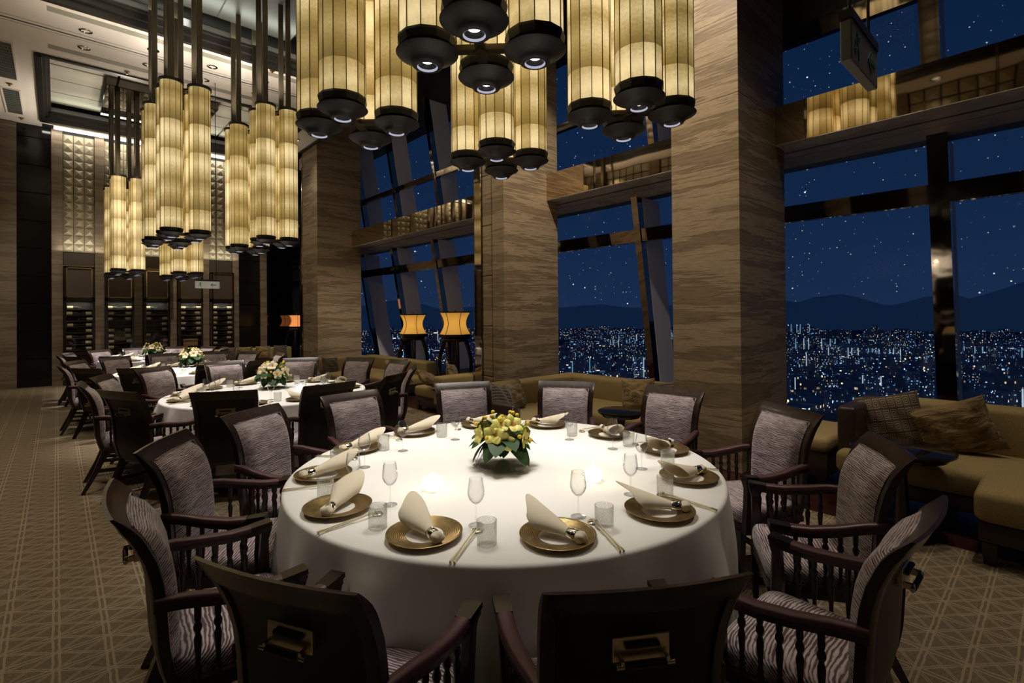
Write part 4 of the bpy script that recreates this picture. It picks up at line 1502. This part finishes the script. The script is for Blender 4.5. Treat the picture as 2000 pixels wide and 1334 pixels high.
def napkin_proto():
    r = thing('napkin', 'x', 'napkin')
    m = MB()
    n = 28
    # axis along +X = the tied end; open flare toward -X; stations: x, half width y, half height z, centre z
    st = [(.125, .004, .004, .026), (.122, .018, .014, .026), (.112, .025, .021, .027), (.098, .024, .020, .027), (.088, .0195, .018, .027), (.072, .0195, .018, .027), (.050, .0195, .018, .028),
          (.030, .025, .019, .032), (.0, .035, .0235, .037), (-.035, .046, .028, .043), (-.070, .056, .032, .049), (-.105, .066, .036, .055)]
    rings = []
    for x, hy, hz, zc_ in st:
        row = []
        e_ = max(0.0, min(1.0, (.03 - x) / .135))
        for j in range(n):
            a = 2 * PI * j / n
            w_ = 1 + (.12 * sin(5 * a + x * 70) if x > .09 else 0)
            y_, z_ = hy * cos(a) * w_, hz * sin(a) * w_
            tip = max(0.0, cos(a - 1.15)) ** 2.2
            low = max(0.0, -cos(a - 1.15))
            xx = x - e_ ** 1.5 * (tip * .075 - low * .045)
            z_ += e_ ** 1.5 * tip * .022
            y_ += e_ ** 1.5 * tip * .010
            z_ -= e_ * low * .006
            row.append((xx, y_, max(zc_ + z_, .003)))
        rings.append(row)
    inner = []
    for row, (x, hy, hz, zc_) in list(zip(rings, st))[:6:-1]:
        inner.append([(p[0] + .002, p[1] * .94, zc_ + (p[2] - zc_) * .90) for p in row])
    m.loft(rings + inner, True)
    m.build('folded_cloth', m_napkin, r, smooth=70)
    MB().lathe([(.0205, -.020), (.0217, -.018), (.0217, .018), (.0205, .020)], 24).xf(Matrix.Translation((.068, 0, .0275)) @ Matrix.Rotation(PI / 2, 4, 'Y') @ Matrix.Scale(.98, 4)).build('silver_ring', m_chrome, r, smooth=50)
    return r


def glass_proto():
    r = thing('wine_glass', 'x', 'wine glass')
    MB().lathe([(.0, .0), (.034, .0), (.034, .0015), (.02, .004), (.006, .008), (.0035, .016)], 28).build('foot', m_glass, r, smooth=60)
    MB().lathe([(.0035, .016), (.003, .05), (.0032, .085), (.005, .094)], 12).build('stem', m_glass, r, smooth=60)
    MB().lathe([(.004, .092), (.016, .098), (.029, .113), (.036, .132), (.0365, .147), (.033, .175), (.0285, .203), (.0278, .203), (.0322, .175), (.0355, .147), (.035, .133), (.028, .115), (.015, .101), (.0, .097)], 32).build('bowl', m_glass, r, smooth=60)
    return r


def tumbler_proto():
    r = thing('tumbler', 'x', 'tumbler')
    MB().lathe([(0, .0), (.034, .0), (.0365, .003), (.0375, .09), (.036, .0905), (.0350, .089), (.0335, .014), (0, .012)], 28).build('crackled_wall', m_tumbler, r, smooth=60)
    MB().lathe([(.0376, .0885), (.0366, .0912), (.0350, .0885)], 28).build('rim', m_glass, r, smooth=60)
    return r


def chop_proto():
    r = thing('chopstick', 'x', 'chopstick')
    MB().bar([(-.105, 0, 0), (.11, 0, 0)], [.0040, .0062], [.0040, .0062]).build('shaft', m_ivory, r)
    MB().bar([(.1101, 0, 0), (.135, 0, 0)], .0068, .0068).build('metal_end', m_pull, r)
    return r


def rest_proto():
    r = thing('chopstick_rest', 'x', 'chopstick rest')
    MB().lathe([(0, 0), (.020, 0), (.023, .005), (.018, .010), (.010, .008), (0, .007)], 20).build('dish', m_chrome, r, smooth=60)
    MB().tube([(-.02, 0, .011), (.02, 0, .011)], .004, 8).build('bar', m_pull, r, smooth=60)
    return r


plate, napk, wglass, tumb, chop, rest = plate_proto(), napkin_proto(), glass_proto(), tumbler_proto(), chop_proto(), rest_proto()
used = set()


def put(proto, x, y, z_, rz, label, group, sc=None):
    o = proto if proto.name not in used else dup(proto)
    used.add(proto.name)
    o.location = (x, y, z_)
    o.rotation_euler = (0, 0, rz)
    if sc:
        o.scale = (sc,) * 3
    o['label'] = label
    o['group'] = group
    return o


SEATP = {180: 'leftmost', 150: 'far left', 120: 'far, left of flowers', 90: 'far middle, left', 60: 'far middle, right', 30: 'far right', 0: 'right, upper', -30: 'right, middle', -60: 'right, lower',
         -90: 'near right', -120: 'near middle', -150: 'near left'}
WHERE1 = {180: 'at the left edge of the front table', 150: 'at the upper left edge of the front table', 120: 'at the far left of the front table', 90: 'left of the flowers on the front table',
          60: 'directly behind the flowers on the front table', 30: 'far right of the flowers on the front table', 0: 'at the far right of the front table', -30: 'at the right edge of the front table',
          -60: 'at the right edge nearer us on the front table', -90: 'at the near right of the front table', -120: 'at the near middle of the front table', -150: 'at the near left of the front table'}
NAPA = {-150: -96, -120: -84, -90: -52, -60: -9, -30: 12, 0: 63, 30: 114, 60: 104, 90: 167, 120: 188, 150: 182, 180: -137}
GL1 = {-150: (1.242, 1.593), -120: (1.605, 1.368), -90: (1.976, 1.366), -60: (2.343, 1.548), -30: (2.56, 1.898), 0: (2.539, 2.237), 30: (2.36, 2.569), 60: (1.988, 2.772), 90: (1.589, 2.77), 120: (1.263, 2.622), 150: (1.048, 2.296), 180: (1.097, 2.027)}
TU1 = {180: (.942, 1.843), -150: (1.168, 1.435), -120: (1.594, 1.227), -90: (2.074, 1.246), -60: (2.469, 1.466), -30: (2.691, 1.871), 0: (2.637, 2.299), 30: (2.30, 2.70), 60: (1.971, 2.906), 90: (1.513, 2.877), 150: (.924, 2.321), 120: (1.159, 2.748)}
for idx, nm in ((1, 'front'), (2, 'second'), (3, 'third'), (4, 'farthest')):
    cx, cy, R = CEN[idx]
    for a in SEAT:
        if idx == 1:
            wh = WHERE1[a]
            an = rad(a)
        else:
            wh = 'at the %s table, %s' % (nm, SEAT2[a])
            an = rad(a + 3)
        k = R / 1.20 if idx > 1 else 1.0
        rp = .98 * k
        px, py = cx + cos(an) * rp, cy + sin(an) * rp
        if idx == 1 and a in (0, -30):
            px, py = (2.82, 2.12) if a == 0 else (2.748, 1.651)
        G_ = 'on the %s table' % nm
        sz = (1.0, .95, .85, .8)[idx - 1]
        put(plate, px, py, ZT, 0, 'gold-rimmed plate ' + wh, 'gold-rimmed plates ' + G_, sz)
        na = rad(NAPA[a]) if idx == 1 else rad(NAPA[a]) + .2
        put(napk, px, py, ZT + .006, na, 'napkin in a silver ring ' + wh, 'napkins ' + G_, sz)
        gx, gy = GL1[a] if idx == 1 else (cx + cos(an + .2) * .72 * k, cy + sin(an + .2) * .72 * k)
        put(wglass, gx, gy, ZT, 0, 'stemmed wine glass ' + wh, 'wine glasses ' + G_, .93 * sz)
        ux, uy = TU1[a] if idx == 1 else (cx + cos(an + .28) * .87 * k, cy + sin(an + .28) * .87 * k)
        put(tumb, ux, uy, ZT, 0, 'frosted tumbler ' + wh, 'tumblers ' + G_, sz)
        if idx < 3:
            c_ = an + rad(10.3)
            ro, ri = 1.125 * k, .90 * k
            mx_, my_ = cx + cos(c_) * 1.02 * k, cy + sin(c_) * 1.02 * k
            d_ = c_ + rad(-8)
            put(rest, cx + cos(c_ + .02) * ri, cy + sin(c_ + .02) * ri, ZT, d_ + PI / 2, 'chrome chopstick rest ' + wh, 'chopstick rests ' + G_, sz)
            for s_ in (-1, 1):
                o = put(chop, mx_ - sin(d_) * .0055 * s_, my_ + cos(d_) * .0055 * s_, ZT + .0105, d_ + .012 * s_, ('left' if s_ < 0 else 'right') + ' ivory chopstick of the pair ' + wh, 'chopsticks ' + G_, sz)
                o.rotation_euler = (0, .055, d_ + .012 * s_)


# ---------------------------------------------------------------- candles
def candle(label, x, y, s, power):
    r = thing('candle_holder', label, 'candle', (x, y, ZT), .3)
    m = MB()
    m.rbox(-.034 * s, .034 * s, -.034 * s, .034 * s, 0, .062 * s, .008 * s, 2)
    m.build('glass_cube', m_candleglass, r, smooth=20)
    bm_ = MB()
    for k in range(4):
        for z_ in (.018, .036, .052):
            a = PI / 2 * k
            for q in (-.02, 0, .02):
                bm_.ball((cos(a) * .0345 * s - sin(a) * q * s, sin(a) * .0345 * s + cos(a) * q * s, z_ * s), .009 * s, 6, 4)
    bm_.build('glass_beads', m_bead, r, kind='stuff')
    MB().lathe([(.0, .064 * s), (.012 * s, .064 * s), (.006 * s, .078 * s), (0, .086 * s)], 8).build('flame', m_candle, r)
    l = bpy.data.lights.new('candle_glow', 'POINT')
    l.energy = power
    l.color = (1.0, .72, .38)
    l.shadow_soft_size = .008
    o = bpy.data.objects.new('candle_glow', l)
    o.location = (x, y, ZT + .10 * s)
    COL.objects.link(o)


candle('glowing square glass candle left of the flowers on the front table', 1.344, 2.063, 1.0, LIGHTS['candle'])
candle('brightest square glass candle right of the flowers on the front table', 2.002, 1.609, 1.0, LIGHTS['candle'] * 1.3)
candle('glowing glass candle left on the second table', 1.45, 5.60, .9, LIGHTS['candle'] * .5)
candle('glowing glass candle right of the flowers on the second table', 2.05, 5.85, .9, LIGHTS['candle'] * .5)
candle('glowing glass candle at the near side of the third table', 1.20, 8.9, .85, LIGHTS['candle'] * .4)


# ---------------------------------------------------------------- flower arrangements
def flowers_proto():
    r = thing('flower_arrangement', 'x', 'flowers')
    q = random.Random(5)
    MB().lathe([(0, .004), (.128, .003), (.138, .004), (.140, .010), (.130, .03), (.112, .065), (.075, .098), (.045, .110), (.030, .112)], 40).build('glass_bowl', m_bowlglass, r, smooth=60)
    core = MB().ball((0, 0, .165), (.085, .085, .065), 16, 10).build('foliage_core', m_leaf, r, smooth=60)
    lf = MB()
    nu, nv = 4, 8

    def leaf(u, v):
        x = 2 * u - 1
        w_ = .062 * (sin(PI * min(1, v * .96 + .04)) ** .6) * (1 - .22 * v)
        return (v * .145, x * w_, -.10 * v * v + .012 * (x * x) * (1 - v) - .006)
    lf.grid(leaf, nu, nv)
    l0 = None
    for k in range(19):
        a = 2 * PI * k / 19 * 2.0 + q.uniform(-.2, .2)
        tilt = q.uniform(-.05, .38) if k % 2 else q.uniform(-.35, .1)
        loc = (cos(a) * .045, sin(a) * .045, .155 + (0 if k % 2 else .03))
        if l0 is None:
            l0 = lf.build('leaf', m_leaf, r, loc, (0, tilt, a), smooth=180)
            l0.rotation_mode = 'XYZ'
        else:
            inst(l0, r, loc, (0, tilt, a), q.uniform(.8, 1.1))
    # looped striped blades
    for k in range(7):
        a = 2 * PI * k / 7 + .3
        m = MB()
        ring = [(cos(a) * (.03 + .055 * (1 - cos(2 * PI * i / 14)) / 2), sin(a) * (.03 + .055 * (1 - cos(2 * PI * i / 14)) / 2), .20 + .055 * sin(PI * i / 14)) for i in range(15)]
        m.bar(ring, .026, .002, (sin(a) * .2, -cos(a) * .2, 1))
        m.build('looped_blade', m_leaf2, r, smooth=180)
    # orchids: five petals and a lip each
    pet = MB()

    def petal(u, v):
        x = 2 * u - 1
        w_ = .025 * sin(PI * (.08 + .9 * v)) ** .7
        return (v * .060, x * w_, .014 * sin(v * 2.4) - .006 * x * x)
    pet.grid(petal, 4, 6)
    lip = MB()
    lip.grid(lambda u, v: (v * .022, (2 * u - 1) * .011 * sin(PI * (.15 + .7 * v)), .008 + .010 * sin(PI * v)), 4, 5)
    oro = None
    spots = [(-2.15, .02, 1.15), (-2.6, .35, 1.1), (-1.15, .0, 1.0), (-.5, .10, 1.2), (-1.6, .75, 1.1), (-2.3, .8, 1.0), (2.2, .5, 1.0), (.9, .45, 1.0), (2.9, .2, 1.0), (.2, .15, 1.0), (1.6, .1, 1.0)]
    for a, el_, sc in spots:
        d = Vector((cos(a) * cos(el_), sin(a) * cos(el_), sin(el_)))
        loc = Vector((0, 0, .165)) + Vector((d.x * .118, d.y * .118, d.z * .105))
        rot = d.to_track_quat('Z', 'Y').to_euler()
        if oro is None:
            oro = lip.build('orchid', m_orchid_lip, r, loc, rot, smooth=180)
            p0 = pet.build('petal', m_orchid, oro, (0, 0, .002), (0, -.35, .3), smooth=180)
            for j in range(1, 5):
                inst(p0, oro, (0, 0, .002), (0, -.35, .3 + 2 * PI * j / 5))
        else:
            c_ = dup(oro, loc, parent=r)
            c_.rotation_euler = rot
            c_.scale = (sc,) * 3
    # yellow balls on stems, green and white blooms
    b0 = None
    for k in range(15):
        a = -2.9 + 5.9 * k / 14 + q.uniform(-.15, .15)
        el_ = q.choice((.25, .55, .9, 1.15, .05))
        rr = q.uniform(.145, .175)
        d = Vector((cos(a) * cos(el_), sin(a) * cos(el_), sin(el_)))
        p = Vector((0, 0, .155)) + Vector((d.x * rr, d.y * rr, d.z * rr * .95))
        if b0 is None:
            b0 = MB().ball((0, 0, 0), .0115, 12, 8).build('yellow_ball', m_craspedia, r, p, smooth=180)
        else:
            inst(b0, r, p)
        MB().tube([(d.x * .06, d.y * .06, .16 + d.z * .06), tuple(p)], .0016, 5).build('stem', m_stem, r)

    def bloom(name, m_, a, el_, R_, lay):
        d = Vector((cos(a) * cos(el_), sin(a) * cos(el_), sin(el_)))
        p = Vector((0, 0, .16)) + d * .112
        b = MB()
        for L_ in range(lay):
            rl = R_ * (1 - L_ / lay * .8)
            n_ = 6 - L_ if L_ < 3 else 3
            for j in range(n_):
                t0 = 2 * PI * j / n_ + L_ * .6
                w0 = PI / n_ * 1.25
                b.grid(lambda u, v: ((rl * sin(v * 1.35 + .25)) * cos(t0 + (2 * u - 1) * w0), (rl * sin(v * 1.35 + .25)) * sin(t0 + (2 * u - 1) * w0), -rl * .75 * cos(v * 1.8 + .25) + R_ * .12 * L_), 4, 4)
        b.build(name, m_, r, p, d.to_track_quat('Z', 'Y').to_euler(), smooth=180)
    bloom('green_bloom', m_ranun, -1.75, -.12, .034, 4)
    bloom('white_rose', m_rose, -1.35, .18, .022, 4)
    bloom('white_rose', m_rose, -1.95, .45, .020, 4)
    bloom('white_rose', m_rose, .6, .2, .028, 4)
    bloom('cream_bloom', m_cream, -1.5, 1.2, .03, 4)
    bloom('cream_bloom', m_cream, 1.9, .7, .03, 4)
    return r


FL = flowers_proto()
FL.location = (1.826, 2.108, ZT)
FL['label'] = 'orchid and yellow ball flower arrangement in a glass bowl on the front table'
FL['group'] = 'table flower arrangements'
dup(FL, (1.87, 6.22, ZT), -.4, 'orchid arrangement in the middle of the second table', scale=1.08)
dup(FL, (1.66, 9.85, ZT), 1.1, 'orchid arrangement in the middle of the third table', scale=1.1)
dup(FL, (1.42, 12.3, ZT), 2.3, 'pale flower arrangement on the farthest table', scale=1.1)

for o in bpy.data.objects:
    # the bouquets farther down the room are cream rather than yellow green
    if o.name.startswith('petal'):
        r_ = o
        while r_.parent:
            r_ = r_.parent
        if r_ is not FL:
            o.material_slots[0].link = 'OBJECT'
            o.material_slots[0].material = m_cream

# ================================================================== THE NIGHT CITY OUTSIDE
ZG = -92.0
cg = MB().add([(30, -3000, ZG), (5200, -3000, ZG), (5200, 6500, ZG), (30, 6500, ZG)], [(0, 1, 2, 3)]).build('city_ground', m_ground, kind='structure', label='dark city ground far below the windows')
# hills: solid ridges at their own distances
hr = random.Random(3)


def ridge(D, base, peaks, label):
    m = MB()
    n = 150
    rows = [[], [], []]
    for i in range(n + 1):
        az = rad(-2 + 112 * i / n)
        h = base
        for a, w, H in peaks:
            h = max(h, H * math.exp(-((math.degrees(az) - a) / w) ** 2)) if H > base else h
        h += 5 * sin(az * 37) + 3 * sin(az * 91) + 2 * sin(az * 173)
        for q, (dd, hh) in enumerate(((D - 380, ZG), (D, h), (D + 500, ZG))):
            rows[q].append((sin(az) * dd, cos(az) * dd, hh))
    m.loft(rows, False, False)
    o = m.build('hill', m_hill, smooth=180)
    o['kind'] = 'structure'
    o['label'] = label
    return o


ridge(3300, 22, [(29, 5, 92), (24, 4, 70), (38, 5, 52), (45.5, 3.0, 66), (52, 7, 50), (62, 5, 50), (66, 3, 64), (75, 3.6, 98), (70, 3.5, 60), (83, 3, 80), (89, 5, 130), (100, 8, 110), (12, 8, 60)], 'long dark ridge of hills behind the city')
cr_ = random.Random(21)
tow = None
strips = 0


def tower_mesh(w, d, h, kind):
    m = MB()
    if kind == 0:
        m.box(-w / 2, w / 2, -d / 2, d / 2, 0, h)
    elif kind == 1:
        m.box(-w / 2, w / 2, -d / 2, d / 2, 0, h * .93)
        m.box(-w * .3, w * .3, -d * .3, d * .3, h * .93, h)
    elif kind == 2:
        m.box(-w / 2, w / 2, -d * .22, d * .22, 0, h)
        m.box(-w * .22, w * .22, -d / 2, d / 2, 0, h)
    else:
        m.box(-w / 2, w / 2, -d / 2, d / 2, 0, h * .5)
        m.box(-w * .5, w * .1, -d / 2, d * .2, h * .5, h * .9)
        m.box(-w * .3, -w * .1, -d * .3, d * .0, h * .9, h)
    return m


def put_tower(az, D, w, d, h, kind, neon, label):
    x, y = sin(az) * D, cos(az) * D
    t_ = thing('tower_block', label, 'building', (x, y, ZG), -az + (cr_.uniform(-.5, .5) if kind or not neon else 0), 'towers of the night city')
    tower_mesh(w, d, h, kind).build('walls', m_tower if D < 1500 else m_tower_far, t_)
    if neon:
        blue = cr_.random() < .5
        mm = m_neon_b if blue else m_neon_w
        label += ', %s %s lights' % ('two' if len(neon) == 2 else ('left' if neon[0] < 0 else 'right'), 'blue' if blue else 'white')
        t_['label'] = label
        for sx in neon:
            MB().box(sx * w / 2 - .2 - D * .0003, sx * w / 2 + .2 + D * .0003, -d / 2 - .8, -d / 2 - .1, h * .08, h * .98).build('light_strip', mm, t_)
    if kind == 1 and cr_.random() < .12:
        MB().box(-w * .3, w * .3, -d * .33, -d * .3, h * .94, h * .99).build('roof_light', m_neon_w if cr_.random() < .6 else m_street, t_)


WIN = [(25.0, 38.5), (46.5, 60.0), (69.0, 90.0)]
WN = ['left', 'middle', 'right']
KW = ['flat-topped', 'set-back topped', 'cross-plan', 'stepped']
cnt = 0
placed = []
RW = {71.5: 'middle', 74.2: 'long bright', 53.0: 'nearer', 57.5: 'farther', 84: 'rightmost', 33.5: 'far', 69.6: 'farthest'}
# rows of bright residential slabs as in the view
for wi, az0, D, n_, w, h, g in ((2, 71.5, 1250, 5, 9, 36, 24), (2, 74.2, 1020, 8, 9, 32, 14), (1, 53.0, 1150, 6, 12, 34, 18), (1, 57.5, 1330, 5, 10, 44, 20), (2, 84, 1200, 5, 10, 30, 24), (0, 33.5, 1500, 4, 14, 46, 30), (2, 69.6, 1900, 5, 10, 52, 26)):
    for k in range(n_):
        az = rad(az0) + k * g / D
        placed.append((sin(az) * D, cos(az) * D, w * .7))
        put_tower(az, D, w, 10, h, 0, (-1, 1) if k % 2 else (1,), '%s slab from the left in the %s striped row, %s window' % (('first', 'second', 'third', 'fourth', 'fifth', 'sixth', 'seventh', 'last')[k], RW[az0], WN[wi]))
for wi, (a0, a1) in enumerate(WIN):
    nmb = (60, 80, 130)[wi]
    for k in range(nmb):
        D = 345 * (5.2 ** ((k + cr_.random()) / nmb))
        for tr_ in range(60):
            az = rad(cr_.uniform(a0, a1))
            D = D * cr_.uniform(.97, 1.03)
            if all(math.hypot(sin(az) * D - px_, cos(az) * D - py_) > 17 + rr_ for px_, py_, rr_ in placed):
                break
        else:
            continue
        placed.append((sin(az) * D, cos(az) * D, 17))
        h = cr_.uniform(16, 40) * (1 if D < 900 else 1.0)
        w = cr_.uniform(9, 20) * (1 if D < 900 else 1.3)
        neon = ()
        kd = cr_.randrange(4)
        asp = ('tall narrow ' if h / w > 2.6 else ('squat ' if h / w < 1.5 else ''))
        if cr_.random() < .09:
            neon = (-1, 1) if cr_.random() < .4 else (cr_.choice((-1, 1)),)
        dist = 'nearest' if D < 560 else ('near' if D < 760 else ('middle' if D < 1080 else ('far' if D < 1450 else 'farthest')))
        dist = dist + (' left' if math.degrees(az) < a0 + (a1 - a0) * .33 else (' right' if math.degrees(az) > a0 + (a1 - a0) * .67 else ' central'))
        put_tower(az, D, w, cr_.uniform(8, 16), h, kd, neon, '%s%s tower, %s city, %s window' % (asp, KW[kd], dist, WN[wi]))
# everything smaller: one mass of low blocks and the street lamps
m = MB()
for k in range(2600):
    D = 330 * (7.2 ** cr_.random())
    az = rad(cr_.uniform(8, 106))
    x, y = sin(az) * D, cos(az) * D
    w, h = cr_.uniform(6, 16) * (1 + D / 1800), cr_.uniform(4, 18) * (1 + D / 2400)
    m.box(x - w / 2, x + w / 2, y - w / 2, y + w / 2, ZG, ZG + h)
m.build('low_blocks', m_tower_far, cg, kind='stuff', label='mass of small lit blocks between the towers')
for nm_, mt, N_, pw_ in (('warm_street_lamps', m_street, 900, .5), ('cool_street_lamps', m_street_b, 800, .5)):
    m = MB()
    for k in range(N_):
        if k % 3:
            # strung along roads
            rd = cr_.randrange(14)
            q = random.Random(rd + 50)
            D0, a0, a1, sl = 360 * 6.3 ** q.random(), q.uniform(15, 70), q.uniform(12, 30), q.uniform(-.15, .15)
            u = cr_.random()
            az = rad(a0 + u * a1)
            D = D0 * (1 + sl * u) + cr_.uniform(-5, 5)
        else:
            D = 350 * 7.2 ** cr_.random()
            az = rad(cr_.uniform(12, 100))
        s = D * .00042 * cr_.choice((.7, 1, 1, 1.6))
        z_ = ZG + cr_.uniform(3, 22)
        x, y = sin(az) * D, cos(az) * D
        m.add([(x + s, y, z_), (x - s, y, z_), (x, y + s, z_), (x, y - s, z_), (x, y, z_ + s), (x, y, z_ - s)],
              [(0, 2, 4), (2, 1, 4), (1, 3, 4), (3, 0, 4), (2, 0, 5), (1, 2, 5), (3, 1, 5), (0, 3, 5)])
    m.build(nm_, mt, cg, kind='stuff', label=('warm' if 'warm' in nm_ else 'cool blue') + ' street lamps strung through the night city')

# towers that would read alike are told apart by how near they stand
by = {}
for o in bpy.data.objects:
    if o.name.startswith('tower_block'):
        by.setdefault(o['label'], []).append(o)
for lb, l_ in by.items():
    if len(l_) > 1:
        l_.sort(key=lambda o: o.location.x ** 2 + o.location.y ** 2)
        for i, o in enumerate(l_):
            o['label'] = ('closest', 'second closest', 'third closest', 'fourth closest', 'fifth closest', 'sixth closest')[min(i, 5)] + ' ' + lb
